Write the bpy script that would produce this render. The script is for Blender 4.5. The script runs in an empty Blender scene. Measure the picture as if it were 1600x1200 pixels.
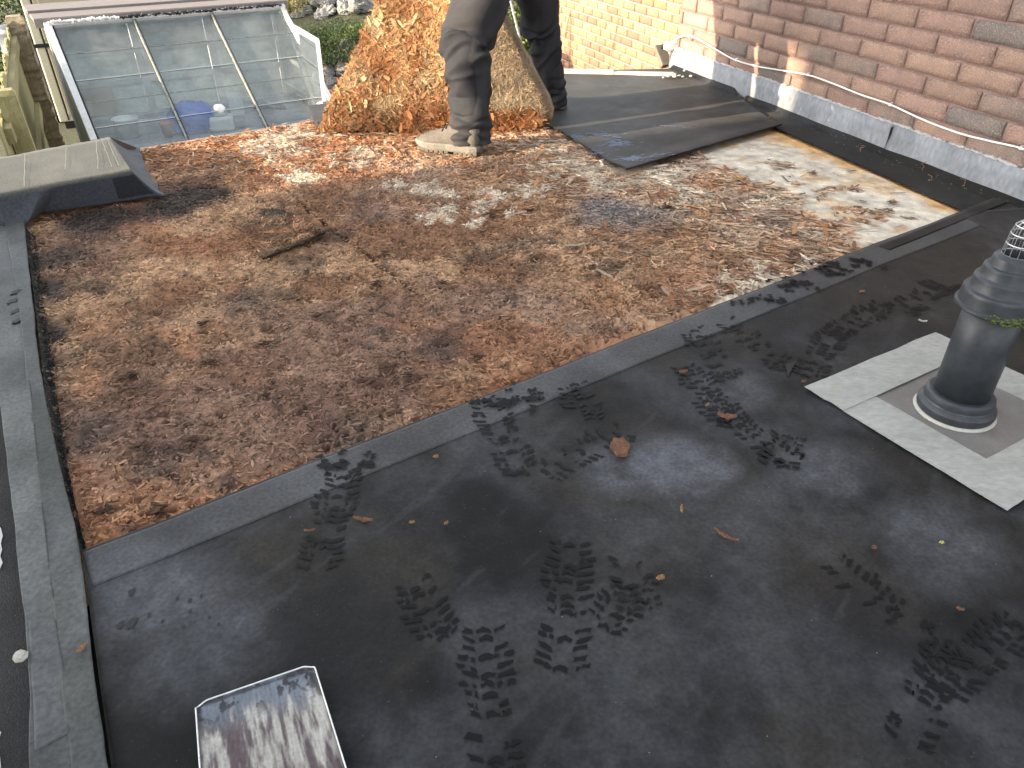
import bpy, bmesh, math, random
import numpy as np
from mathutils import Vector, Matrix, Euler
R = math.radians
random.seed(7); rng = np.random.default_rng(7)
S = bpy.context.scene
COL = S.collection

# ------------------------------------------------------------------ camera, sky, sun, exposure
CAM_H = 1.0
F_PX = 1171.0
PITCH = math.atan2(790.0, F_PX)
cam_d = bpy.data.cameras.new('camera'); cam = bpy.data.objects.new('camera', cam_d); COL.objects.link(cam)
cam.location = (0, 0, CAM_H); cam.rotation_euler = (math.pi/2 - PITCH, 0, 0)
cam_d.sensor_width = 36; cam_d.lens = F_PX/1600*36; cam_d.clip_start = 0.02; cam_d.clip_end = 500
S.camera = cam
SUN_AZ = R(65.5)        # heading the light travels to, from +Y towards +X
SUN_EL = R(13.0)
W = bpy.data.worlds.new('World'); S.world = W; W.use_nodes = True
wn = W.node_tree.nodes; wl = W.node_tree.links
bg = wn['Background']
sky = wn.new('ShaderNodeTexSky'); sky.sky_type = 'NISHITA'; sky.sun_disc = False
sky.sun_elevation = SUN_EL; sky.sun_rotation = SUN_AZ + math.pi
sky.air_density = 1.0; sky.dust_density = 1.5; sky.ozone_density = 1.0
hs = wn.new('ShaderNodeHueSaturation'); hs.inputs['Saturation'].default_value = 0.26
wl.new(sky.outputs[0], hs.inputs['Color']); wl.new(hs.outputs[0], bg.inputs[0])
bg.inputs[1].default_value = 0.15
sd = bpy.data.lights.new('sun', 'SUN'); sd.energy = 3.4; sd.angle = R(0.55); sd.color = (1.0, 0.80, 0.56)
sun = bpy.data.objects.new('sun', sd); COL.objects.link(sun)
ldir = Vector((math.sin(SUN_AZ)*math.cos(SUN_EL), math.cos(SUN_AZ)*math.cos(SUN_EL), -math.sin(SUN_EL)))
sun.rotation_euler = ldir.to_track_quat('-Z', 'Y').to_euler(); sun.location = (-6, -3, 6)
S.view_settings.view_transform = 'Standard'; S.view_settings.look = 'None'
S.view_settings.exposure = 2.45; S.view_settings.gamma = 1.0; S.view_settings.use_curve_mapping = False

# ------------------------------------------------------------------ survey helper: where a sight line meets a level
def sight(u, v):
    a = (u-800)/F_PX; b = -(v-600)/F_PX
    return np.array([a, math.cos(PITCH)+b*math.sin(PITCH), -math.sin(PITCH)+b*math.cos(PITCH)])
def G(u, v, z=0.0):
    d = sight(u, v); t = (CAM_H-z)/-d[2]
    return np.array([0, 0, CAM_H]) + d*t
def D(u, v, depth):
    return np.array([0, 0, CAM_H]) + depth*sight(u, v)
def onplane(u, v, P, n):
    d = sight(u, v); C = np.array([0, 0, CAM_H]); return C + d*(np.dot(P-C, n)/np.dot(d, n))

# ------------------------------------------------------------------ noise
def _hash(ix, iy, seed):
    h = (ix.astype(np.int64)*374761393 + iy.astype(np.int64)*668265263 + seed*974634777) & 0x7fffffff
    h = ((h ^ (h >> 13))*1274126177) & 0x7fffffff
    return ((h ^ (h >> 16)) & 0xffff)/65535.0
def vnoise(x, y, seed=0):
    ix = np.floor(x); iy = np.floor(y); fx = x-ix; fy = y-iy
    fx = fx*fx*(3-2*fx); fy = fy*fy*(3-2*fy)
    a = _hash(ix, iy, seed); b = _hash(ix+1, iy, seed); c = _hash(ix, iy+1, seed); d = _hash(ix+1, iy+1, seed)
    return (a*(1-fx)+b*fx)*(1-fy)+(c*(1-fx)+d*fx)*fy
def fbm(x, y, scale, octv=4, seed=0):
    x = np.asarray(x, float); y = np.asarray(y, float)
    s = 0; amp = 0.5; tot = 0; f = scale
    for k in range(octv):
        s = s + amp*vnoise(x*f+13.7*k, y*f-7.1*k, seed+k*17); tot += amp; amp *= 0.55; f *= 2.07
    return s/tot
def sstep(a, b, x):
    t = np.clip((x-a)/(b-a), 0, 1); return t*t*(3-2*t)

# ------------------------------------------------------------------ materials
MATS = {}
def nodes_of(name):
    m = bpy.data.materials.new(name); m.use_nodes = True
    nt = m.node_tree; return m, nt.nodes, nt.links, nt.nodes['Principled BSDF']
def mat(name, col, rough=0.7, var=0.25, scale=20.0, bump=0.2, bscale=80.0, metal=0.0, col2=None, spec=0.4, stretch=None, attr=False, rand=0.0, bdist=0.004, speck=None, detail=6, fine=None, sheen=0.0):
    if name in MATS: return MATS[name]
    m, N, L, P = nodes_of(name)
    tc = N.new('ShaderNodeTexCoord'); src = tc.outputs['Object']
    if stretch:
        mp = N.new('ShaderNodeMapping'); mp.inputs['Scale'].default_value = stretch; L.new(src, mp.inputs[0]); src = mp.outputs[0]
    n1 = N.new('ShaderNodeTexNoise'); n1.inputs['Scale'].default_value = scale; n1.inputs['Detail'].default_value = detail; n1.inputs['Roughness'].default_value = 0.65
    L.new(src, n1.inputs['Vector'])
    rp = N.new('ShaderNodeMapRange'); rp.inputs[1].default_value = 0.3; rp.inputs[2].default_value = 0.7; L.new(n1.outputs[0], rp.inputs[0])
    if attr:
        at = N.new('ShaderNodeAttribute'); at.attribute_name = 'Col'; base = at.outputs['Color']
    else:
        mx = N.new('ShaderNodeMix'); mx.data_type = 'RGBA'
        c2 = col2 or tuple(c*(1-var) for c in col)
        mx.inputs[6].default_value = (*col, 1); mx.inputs[7].default_value = (*c2, 1)
        L.new(rp.outputs[0], mx.inputs[0]); base = mx.outputs[2]
    # tonal variation
    mul = N.new('ShaderNodeMix'); mul.data_type = 'RGBA'; mul.blend_type = 'MULTIPLY'; mul.inputs[0].default_value = 1.0
    L.new(base, mul.inputs[6])
    n2 = N.new('ShaderNodeTexNoise'); n2.inputs['Scale'].default_value = fine or scale*7; n2.inputs['Detail'].default_value = 5; L.new(src, n2.inputs['Vector'])
    r2 = N.new('ShaderNodeMapRange'); r2.inputs[1].default_value = 0.25; r2.inputs[2].default_value = 0.75; r2.inputs[3].default_value = 1-var; r2.inputs[4].default_value = 1+var*0.6
    L.new(n2.outputs[0], r2.inputs[0])
    fac = r2.outputs[0]
    if rand:
        oi = N.new('ShaderNodeObjectInfo'); r3 = N.new('ShaderNodeMapRange'); r3.inputs[3].default_value = 1-rand; r3.inputs[4].default_value = 1+rand
        L.new(oi.outputs['Random'], r3.inputs[0])
        mm = N.new('ShaderNodeMath'); mm.operation = 'MULTIPLY'; L.new(fac, mm.inputs[0]); L.new(r3.outputs[0], mm.inputs[1]); fac = mm.outputs[0]
    cb = N.new('ShaderNodeCombineColor')
    for i in range(3): L.new(fac, cb.inputs[i])
    L.new(cb.outputs[0], mul.inputs[7]); out = mul.outputs[2]
    if speck:
        sc, colr, thr = speck
        vn = N.new('ShaderNodeTexNoise'); vn.inputs['Scale'].default_value = sc; vn.inputs['Detail'].default_value = 3; L.new(src, vn.inputs['Vector'])
        sr = N.new('ShaderNodeMapRange'); sr.inputs[1].default_value = thr; sr.inputs[2].default_value = thr+0.05; L.new(vn.outputs[0], sr.inputs[0])
        sx = N.new('ShaderNodeMix'); sx.data_type = 'RGBA'; sx.inputs[7].default_value = (*colr, 1)
        L.new(sr.outputs[0], sx.inputs[0]); L.new(out, sx.inputs[6]); out = sx.outputs[2]
    L.new(out, P.inputs['Base Color'])
    rr = N.new('ShaderNodeMapRange'); rr.inputs[3].default_value = max(0.05, rough-0.12); rr.inputs[4].default_value = min(1, rough+0.12)
    L.new(n1.outputs[0], rr.inputs[0]); L.new(rr.outputs[0], P.inputs['Roughness'])
    P.inputs['Metallic'].default_value = metal
    P.inputs['Specular IOR Level'].default_value = spec
    if sheen: P.inputs['Sheen Weight'].default_value = sheen; P.inputs['Sheen Roughness'].default_value = 0.5
    if bump:
        n3 = N.new('ShaderNodeTexNoise'); n3.inputs['Scale'].default_value = bscale; n3.inputs['Detail'].default_value = 6; L.new(src, n3.inputs['Vector'])
        b = N.new('ShaderNodeBump'); b.inputs['Strength'].default_value = bump; b.inputs['Distance'].default_value = bdist
        L.new(n3.outputs[0], b.inputs['Height']); L.new(b.outputs[0], P.inputs['Normal'])
    MATS[name] = m; return m

def glass_mat(name, tint, dirt, dirtcol):
    m, N, L, P = nodes_of(name); N.remove(P)
    out = N['Material Output']
    tr = N.new('ShaderNodeBsdfTransparent'); tr.inputs[0].default_value = (*tint, 1)
    gl = N.new('ShaderNodeBsdfGlossy'); gl.inputs['Roughness'].default_value = 0.04
    df = N.new('ShaderNodeBsdfDiffuse'); df.inputs[0].default_value = (*dirtcol, 1)
    fr = N.new('ShaderNodeFresnel'); fr.inputs[0].default_value = 1.5
    m1 = N.new('ShaderNodeMixShader'); L.new(fr.outputs[0], m1.inputs[0]); L.new(tr.outputs[0], m1.inputs[1]); L.new(gl.outputs[0], m1.inputs[2])
    tc = N.new('ShaderNodeTexCoord'); n = N.new('ShaderNodeTexNoise'); n.inputs['Scale'].default_value = 6; n.inputs['Detail'].default_value = 8; n.inputs['Roughness'].default_value = 0.7
    L.new(tc.outputs['Object'], n.inputs['Vector'])
    rp = N.new('ShaderNodeMapRange'); rp.inputs[1].default_value = 0.3; rp.inputs[2].default_value = 0.75; rp.inputs[3].default_value = dirt*0.55; rp.inputs[4].default_value = dirt*1.6
    L.new(n.outputs[0], rp.inputs[0])
    m2 = N.new('ShaderNodeMixShader'); L.new(rp.outputs[0], m2.inputs[0]); L.new(m1.outputs[0], m2.inputs[1]); L.new(df.outputs[0], m2.inputs[2])
    L.new(m2.outputs[0], out.inputs[0]); return m

M_rubber_attr = mat('rubber_stained', (0, 0, 0), rough=0.62, var=0.38, scale=5, bump=0.3, bscale=170, attr=True, fine=130, bdist=0.002, spec=0.16, speck=(330, (0.06, 0.06, 0.058), 0.70), sheen=0.03)
M_rubber = mat('rubber', (0.02, 0.02, 0.021), rough=0.5, var=0.25, scale=9, bump=0.2, bscale=60, fine=60, spec=0.35)
M_edge = mat('rubber_edge', (0.007, 0.007, 0.007), rough=0.6, var=0.3, bump=0)
M_felt = mat('mineral_felt', (0.026, 0.025, 0.0245), rough=0.85, var=0.55, scale=6, bump=0.8, bscale=420, fine=300, speck=(500, (0.3, 0.29, 0.27), 0.70))
M_wood_attr = mat('board_strands', (0, 0, 0), rough=0.85, var=0.22, scale=60, bump=0.5, bscale=380, attr=True, fine=300, spec=0.15, bdist=0.003)
M_print = mat('boot_print_wet', (0.0045, 0.0045, 0.005), rough=0.5, var=0.35, scale=60, bump=0.05, spec=0.15)
M_print2 = mat('boot_print_faint', (0.0115, 0.0108, 0.0105), rough=0.58, var=0.4, scale=60, bump=0.05, spec=0.14)
M_chalk = mat('chalk_scuff', (0.21, 0.25, 0.34), rough=0.9, var=0.5, scale=70, bump=0.1)
M_lead = mat('lead_sheet', (0.225, 0.238, 0.257), rough=0.6, var=0.3, scale=7, bump=0.25, bscale=40, metal=0.1, col2=(0.125, 0.134, 0.150), stretch=(1, 1, 0.5), speck=(30, (0.33, 0.34, 0.345), 0.70), fine=60)
M_mortar = mat('mortar', (0.245, 0.160, 0.143), rough=0.95, var=0.3, scale=25, bump=0.6, bscale=300)
M_mortar_far = mat('mortar_pale', (0.42, 0.31, 0.23), rough=0.95, var=0.25, scale=25, bump=0.5, bscale=250)
M_point = mat('pointing', (0.42, 0.40, 0.38), rough=0.95, var=0.35, scale=40, bump=0.8, bscale=200)
sp = (230, (0.42, 0.34, 0.29), 0.64)
M_br = [mat('brick_russet', (0.275, 0.168, 0.130), rough=0.93, var=0.42, scale=14, bump=1.0, bscale=150, col2=(0.225, 0.15, 0.125), rand=0.14, speck=sp, bdist=0.006, fine=170),
        mat('brick_tan', (0.31, 0.20, 0.145), rough=0.93, var=0.42, scale=14, bump=1.0, bscale=150, col2=(0.25, 0.165, 0.13), rand=0.14, speck=sp, bdist=0.006, fine=170),
        mat('brick_mottled', (0.27, 0.18, 0.145), rough=0.93, var=0.42, scale=9, bump=1.0, bscale=150, col2=(0.17, 0.135, 0.115), rand=0.14, speck=sp, bdist=0.006, fine=170),
        mat('brick_dark', (0.135, 0.122, 0.112), rough=0.93, var=0.42, scale=9, bump=1.0, bscale=150, col2=(0.18, 0.14, 0.12), rand=0.12, speck=sp, bdist=0.006, fine=170)]
M_brf = [mat('brick_orange', (0.32, 0.16, 0.09), rough=0.93, var=0.25, scale=10, bump=0.6, bscale=150, rand=0.14),
         mat('brick_pink', (0.27, 0.135, 0.085), rough=0.93, var=0.25, scale=10, bump=0.6, bscale=150, rand=0.14),
         mat('brick_buff', (0.36, 0.20, 0.11), rough=0.93, var=0.25, scale=10, bump=0.6, bscale=150, rand=0.14)]
M_white = mat('white_plastic', (0.78, 0.77, 0.73), rough=0.45, var=0.12, scale=12, bump=0.05)
M_cable = mat('white_cable', (0.74, 0.73, 0.70), rough=0.5, var=0.15, scale=30, bump=0.05)
M_flue = mat('flue_plastic', (0.040, 0.045, 0.052), rough=0.42, var=0.3, scale=8, bump=0.06, bscale=60, fine=70, speck=(120, (0.25, 0.25, 0.25), 0.74))
M_wire = mat('steel_wire', (0.62, 0.62, 0.62), rough=0.3, var=0.1, bump=0, metal=0.9)
M_black = mat('dark_void', (0.006, 0.006, 0.006), rough=0.7, var=0.2, bump=0)
M_tape = mat('flashing_tape', (0.34, 0.34, 0.315), rough=0.5, var=0.2, scale=7, bump=0.7, bscale=14, stretch=(1, 2, 1), col2=(0.27, 0.27, 0.245), fine=60, speck=(22, (0.30, 0.285, 0.24), 0.665), bdist=0.006)
M_patch = mat('flashing_patch', (0.215, 0.205, 0.20), rough=0.45, var=0.22, scale=14, bump=0.3, bscale=500, col2=(0.165, 0.148, 0.13), fine=500, metal=0.2)
M_seal = mat('sealant', (0.42, 0.41, 0.36), rough=0.5, var=0.15, scale=30, bump=0.2)
M_trouser = mat('trouser_cloth', (0.037, 0.036, 0.039), rough=0.9, var=0.18, scale=10, bump=0.35, bscale=500, spec=0.15, fine=350)
M_trouser2 = mat('trouser_reinforced', (0.019, 0.020, 0.024), rough=0.75, var=0.18, scale=10, bump=0.35, bscale=600, spec=0.2, fine=350)
M_jacket = mat('jacket_cloth', (0.06, 0.065, 0.08), rough=0.9, var=0.2, scale=10, bump=0.3, bscale=400)
M_skin = mat('skin', (0.52, 0.33, 0.25), rough=0.55, var=0.1, scale=20, bump=0.1)
M_hair = mat('hair', (0.06, 0.04, 0.03), rough=0.7, var=0.4, scale=60, bump=0.6)
M_boot = mat('boot_suede', (0.115, 0.102, 0.086), rough=0.9, var=0.25, scale=25, bump=0.4, bscale=300)
M_sole = mat('boot_sole', (0.18, 0.167, 0.14), rough=0.8, var=0.25, scale=25, bump=0.3, bscale=150)
M_lace = mat('boot_lace', (0.08, 0.075, 0.07), rough=0.9, var=0.3, bump=0.2)
M_alu = mat('white_aluminium', (0.62, 0.62, 0.60), rough=0.45, var=0.22, scale=14, bump=0.1, metal=0.15)
M_alu_d = mat('dirty_aluminium', (0.36, 0.35, 0.30), rough=0.5, var=0.5, scale=30, bump=0.2, metal=0.2, speck=(60, (0.03, 0.035, 0.02), 0.62))
M_glass = glass_mat('greenhouse_glass', (0.88, 0.95, 0.96), 0.13, (0.70, 0.76, 0.74))
M_plank = mat('grey_plank', (0.20, 0.175, 0.165), rough=0.85, var=0.25, scale=6, bump=0.4, bscale=30, stretch=(0.4, 6, 6))
M_concrete = mat('concrete', (0.33, 0.31, 0.28), rough=0.9, var=0.3, scale=8, bump=0.5, bscale=90)
M_block = mat('grey_block', (0.34, 0.35, 0.37), rough=0.9, var=0.3, scale=8, bump=0.5, bscale=90, rand=0.2)
M_beige = mat('beige_plastic', (0.50, 0.45, 0.32), rough=0.6, var=0.15, scale=6, bump=0.05)
M_beige_d = mat('beige_plastic_panel', (0.33, 0.285, 0.19), rough=0.65, var=0.15, scale=6, bump=0.05)
M_butt = mat('water_butt_plastic', (0.07, 0.08, 0.095), rough=0.45, var=0.2, scale=6, bump=0.05)
M_fence = mat('fence_timber', (0.34, 0.28, 0.15), rough=0.85, var=0.3, scale=8, bump=0.6, bscale=30, stretch=(6, 6, 0.5), col2=(0.22, 0.215, 0.08), rand=0.12)
M_post = mat('post_timber', (0.36, 0.29, 0.19), rough=0.9, var=0.4, scale=8, bump=0.9, bscale=40, stretch=(5, 5, 0.6), bdist=0.01)
M_soil = mat('soil', (0.10, 0.085, 0.055), rough=0.95, var=0.5, scale=3, bump=0.8, bscale=40, col2=(0.06, 0.075, 0.03), bdist=0.02)
M_rock = [mat('rock_grey', (0.22, 0.20, 0.185), rough=0.9, var=0.45, scale=7, bump=0.9, bscale=30, rand=0.2, bdist=0.02), mat('rock_pale', (0.33, 0.32, 0.295), rough=0.9, var=0.4, scale=7, bump=0.9, bscale=30, rand=0.2, bdist=0.02)]
M_leaf = mat('leaf', (0, 0, 0), rough=0.6, var=0.2, scale=20, bump=0, attr=True, spec=0.3)
M_bark = mat('stem', (0.10, 0.075, 0.05), rough=0.9, var=0.4, scale=20, bump=0.5)
M_blue = mat('blue_plastic', (0.03, 0.16, 0.62), rough=0.4, var=0.25, scale=10, bump=0.4, bscale=14, bdist=0.02)
M_red = mat('red_plastic', (0.45, 0.12, 0.07), rough=0.5, var=0.2, bump=0.1)
M_grey = mat('grey_plastic', (0.27, 0.28, 0.30), rough=0.5, var=0.2, bump=0.1)
M_lamp = mat('lamp_body', (0.14, 0.12, 0.09), rough=0.5, var=0.3, scale=20, bump=0.1)
M_steel = mat('shovel_steel', (0.38, 0.36, 0.33), rough=0.45, var=0.75, scale=14, bump=0.5, bscale=90, metal=0.3, col2=(0.075, 0.06, 0.062), stretch=(6, 0.9, 1), fine=70, detail=9, speck=(30, (0.5, 0.48, 0.42), 0.62))
M_steel_edge = mat('shovel_edge', (0.72, 0.72, 0.72), rough=0.3, var=0.2, metal=0.6, bump=0.1)
M_handle = mat('ash_handle', (0.38, 0.25, 0.13), rough=0.6, var=0.3, scale=8, bump=0.2, stretch=(8, 8, 0.6))
M_render = mat('house_render', (0.50, 0.47, 0.42), rough=0.9, var=0.15, scale=4, bump=0.4, bscale=120)
M_slate = mat('roof_tile', (0.16, 0.11, 0.09), rough=0.85, var=0.3, scale=6, bump=0.4)
M_paint = mat('white_paint', (0.5, 0.5, 0.5), rough=0.7, var=0.15, bump=0.2)
M_chip = mat('wood_chip', (0.17, 0.078, 0.04), rough=0.85, var=0.5, scale=60, bump=0.6, bscale=200)
M_leafdry = mat('dry_leaf', (0.23, 0.125, 0.058), rough=0.8, var=0.3, scale=60, bump=0.4)
M_pale = mat('pale_chip', (0.42, 0.40, 0.35), rough=0.85, var=0.25, scale=60, bump=0.5)
M_moss = mat('moss', (0.11, 0.15, 0.03), rough=0.95, var=0.5, scale=90, bump=0.9, bscale=200)
M_trim = mat('roof_trim', (0.52, 0.50, 0.42), rough=0.6, var=0.25, scale=12, bump=0.1)
M_debris = mat('gutter_debris', (0.035, 0.03, 0.024), rough=0.95, var=0.6, scale=40, bump=1.0, bscale=200, speck=(130, (0.22, 0.19, 0.10), 0.63), bdist=0.01)

# ------------------------------------------------------------------ object helpers
def link(o, parent=None):
    COL.objects.link(o)
    if parent is not None: o.parent = parent
    return o
def tag(o, label=None, cat=None, group=None, kind=None):
    if label: o['label'] = label
    if cat: o['category'] = cat
    if group: o['group'] = group
    if kind: o['kind'] = kind
    return o
def empty(name, loc=(0, 0, 0), rz=0.0):
    o = bpy.data.objects.new(name, None); o.empty_display_size = 0.1
    o.location = tuple(loc); o.rotation_euler = (0, 0, rz); return link(o)
def mesh(name, V, Fc, m, parent=None, smooth=False, col=None, loc=None):
    me = bpy.data.meshes.new(name)
    me.from_pydata([tuple(map(float, v)) for v in V], [], [tuple(map(int, f)) for f in Fc])
    if m: me.materials.append(m)
    if col is not None:
        a = me.attributes.new('Col', 'FLOAT_COLOR', 'POINT')
        c = np.ones((len(me.vertices), 4), np.float32); c[:, :3] = col; a.data.foreach_set('color', c.ravel())
    if smooth: me.polygons.foreach_set('use_smooth', np.ones(len(me.polygons), bool))
    me.update()
    o = bpy.data.objects.new(name, me)
    if loc is not None: o.location = tuple(loc)
    return link(o, parent)
def copy(o, parent=None):
    c = o.copy(); return link(c, parent)
def sharp(o, deg=28):
    o.data.set_sharp_from_angle(angle=R(deg)); return o
class MB:
    def __init__(s): s.V = []; s.F = []
    def add(s, V, Fc):
        b = len(s.V); s.V += [tuple(v) for v in V]; s.F += [tuple(i+b for i in f) for f in Fc]; return s
    def box(s, lo, hi, M=None):
        x0, y0, z0 = lo; x1, y1, z1 = hi
        V = [Vector(p) for p in [(x0, y0, z0), (x1, y0, z0), (x1, y1, z0), (x0, y1, z0), (x0, y0, z1), (x1, y0, z1), (x1, y1, z1), (x0, y1, z1)]]
        if M is not None: V = [M @ p for p in V]
        return s.add(V, [(0, 3, 2, 1), (4, 5, 6, 7), (0, 1, 5, 4), (1, 2, 6, 5), (2, 3, 7, 6), (3, 0, 4, 7)])
    def bar(s, a, b, w, h, up=(0, 0, 1)):
        a = Vector(a); b = Vector(b); d = (b-a).normalized(); x = d.cross(Vector(up))
        if x.length < 1e-4: x = d.cross(Vector((1, 0, 0)))
        x.normalize(); y = x.cross(d)
        V = []
        for p in (a, b):
            for sx, sy in ((-1, -1), (1, -1), (1, 1), (-1, 1)): V.append(p + x*sx*w/2 + y*sy*h/2)
        return s.add(V, [(0, 1, 2, 3), (7, 6, 5, 4), (0, 4, 5, 1), (1, 5, 6, 2), (2, 6, 7, 3), (3, 7, 4, 0)])
    def tube(s, pts, r, n=8, closed=False):
        P = [Vector(p) for p in pts]; rs = r if hasattr(r, '__len__') else [r]*len(P)
        V = []; prev = None
        for i, p in enumerate(P):
            if closed: t = (P[(i+1) % len(P)]-P[i-1])
            else: t = P[min(i+1, len(P)-1)]-P[max(i-1, 0)]
            t.normalize()
            if prev is None: x = t.orthogonal().normalized()
            else:
                x = prev - t*prev.dot(t); x.normalize()
            prev = x; y = t.cross(x)
            for k in range(n):
                a = 2*math.pi*k/n; V.append(p + (x*math.cos(a)+y*math.sin(a))*rs[i])
        Fc = []; m = len(P)
        for i in range(m if closed else m-1):
            j = (i+1) % m
            for k in range(n): Fc.append((i*n+k, i*n+(k+1) % n, j*n+(k+1) % n, j*n+k))
        if not closed: Fc += [tuple(range(n-1, -1, -1)), tuple((m-1)*n+k for k in range(n))]
        return s.add(V, Fc)
    def lathe(s, prof, n=48, c=(0, 0, 0), capb=True, capt=True):
        V = []
        for r, z in prof:
            for k in range(n):
                a = 2*math.pi*k/n; V.append((c[0]+r*math.cos(a), c[1]+r*math.sin(a), c[2]+z))
        Fc = []
        for i in range(len(prof)-1):
            for k in range(n): Fc.append((i*n+k, i*n+(k+1) % n, (i+1)*n+(k+1) % n, (i+1)*n+k))
        if capb: Fc.append(tuple(range(n-1, -1, -1)))
        if capt: Fc.append(tuple((len(prof)-1)*n+k for k in range(n)))
        return s.add(V, Fc)
    def prism(s, poly, z0, z1):
        n = len(poly); A = sum(poly[i][0]*poly[(i+1) % n][1]-poly[(i+1) % n][0]*poly[i][1] for i in range(n))
        if A < 0: poly = poly[::-1]
        V = [(p[0], p[1], z0) for p in poly]+[(p[0], p[1], z1) for p in poly]
        Fc = [tuple(range(n-1, -1, -1)), tuple(range(n, 2*n))]+[(i, (i+1) % n, n+(i+1) % n, n+i) for i in range(n)]
        return s.add(V, Fc)
    def build(s, name, m, parent=None, smooth=False, loc=None): return mesh(name, s.V, s.F, m, parent, smooth, loc=loc)
def bevel(o, w=0.003, seg=2):
    md = o.modifiers.new('bevel', 'BEVEL'); md.width = w; md.segments = seg; md.limit_method = 'ANGLE'; return o
def grid(V, nu, nv):      # vertex array (nv, nu, 3) -> faces
    idx = np.arange(nu*nv).reshape(nv, nu)
    return np.stack([idx[:-1, :-1], idx[:-1, 1:], idx[1:, 1:], idx[1:, :-1]], -1).reshape(-1, 4)
def catmull(P, n):
    P = np.array(P, float); m = len(P); t = np.linspace(0, m-1, n); out = []
    for x in t:
        i = min(int(x), m-2); f = x-i
        p0 = P[max(i-1, 0)]; p1 = P[i]; p2 = P[i+1]; p3 = P[min(i+2, m-1)]
        out.append(0.5*((2*p1)+(-p0+p2)*f+(2*p0-5*p1+4*p2-p3)*f*f+(-p0+3*p1-3*p2+p3)*f**3))
    return np.array(out)
def inpoly(x, y, poly):
    r = np.zeros(x.shape, bool); n = len(poly)
    for i in range(n):
        x1, y1 = poly[i][:2]; x2, y2 = poly[(i+1) % n][:2]
        c = ((y1 > y) != (y2 > y)) & (x < (x2-x1)*(y-y1)/((y2-y1)+1e-12)+x1); r ^= c
    return r

# ------------------------------------------------------------------ garden ground, bank
GZ = -1.9
def bank_h(x, y):
    b = sstep(12.3, 16.5, y+0.12*np.sin(x*2.0))*1.25*sstep(5.0, 1.5, np.abs(x+2.0)-1.0)
    return GZ + b + 0.10*(fbm(x, y, 0.9, 4, 5)-0.5)*sstep(11.8, 12.8, y)
xs = np.concatenate([np.linspace(-70, -8, 12), np.linspace(-7.6, 5, 90), np.linspace(6, 70, 12)])
ys = np.concatenate([np.linspace(-60, 5, 14), np.linspace(5.4, 20, 100), np.linspace(22, 140, 14)])
X, Y = np.meshgrid(xs, ys)
Vg = np.stack([X, Y, bank_h(X, Y)], -1)
tag(mesh('garden_ground', Vg.reshape(-1, 3), grid(Vg, len(xs), len(ys)), M_soil, smooth=True), kind='structure')
mb = MB(); mb.box((-5.4, 9.3, GZ-0.03), (0.6, 12.25, GZ+0.05))
tag(mb.build('garden_path', M_concrete), kind='structure')

# ------------------------------------------------------------------ roof frame of reference
ORI = G(130, 865); AZ = R(55.5)
UU = np.array([math.sin(AZ), math.cos(AZ)]); VV = np.array([-UU[1], UU[0]])
def uv2w(u, v): return ORI[0]+UU[0]*u+VV[0]*v, ORI[1]+UU[1]*u+VV[1]*v
def w2uv(x, y): dx = x-ORI[0]; dy = y-ORI[1]; return dx*UU[0]+dy*UU[1], dx*VV[0]+dy*VV[1]

# brick wall line
WA = G(1060, 112); WB = G(1600, 325); wd = (WB-WA)/np.linalg.norm(WB-WA); wnrm = np.array([-wd[1], wd[0], 0])
WALL_RZ = math.atan2(wd[1], wd[0])
def wpt(s, out=0.0, z=0.0): p = WA + wd*s - wnrm*out; return np.array([p[0], p[1], z])

# roof body
edge = [uv2w(-1.6, 2.50), uv2w(1.5, 2.52), tuple(G(870, 114)[:2]), tuple(WA[:2]+0.02), tuple(wpt(6.0)[:2]), (-1.2, -2.2), uv2w(-1.6, -2.2)]
mb = MB(); mb.prism([tuple(e) for e in edge], -0.24, -0.045)
roof_body = tag(mb.build('flat_roof', M_black), kind='structure')
# fascia and trim
far_e = [uv2w(0.2, 2.535), uv2w(1.5, 2.54), tuple(G(868, 113)[:2])]
mb = MB()
for a, b in zip(far_e[:-1], far_e[1:]): mb.bar((*a, -0.095), (*b, -0.095), 0.024, 0.17)
tag(mb.build('fascia_board', M_plank), 'weathered fascia board along the far eave above the greenhouse', 'fascia')
mb = MB()
q0 = G(862, 112, 0.02); q1 = G(958, 114, 0.02); q2 = G(1052, 117, 0.02)
mb.bar(q0, q1, 0.05, 0.03).bar(q1+[0, 0, -0.004], q2, 0.045, 0.024)
tag(mb.build('edge_trim', M_trim), 'pale metal edge trim across the far end of the roof', 'trim')

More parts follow.
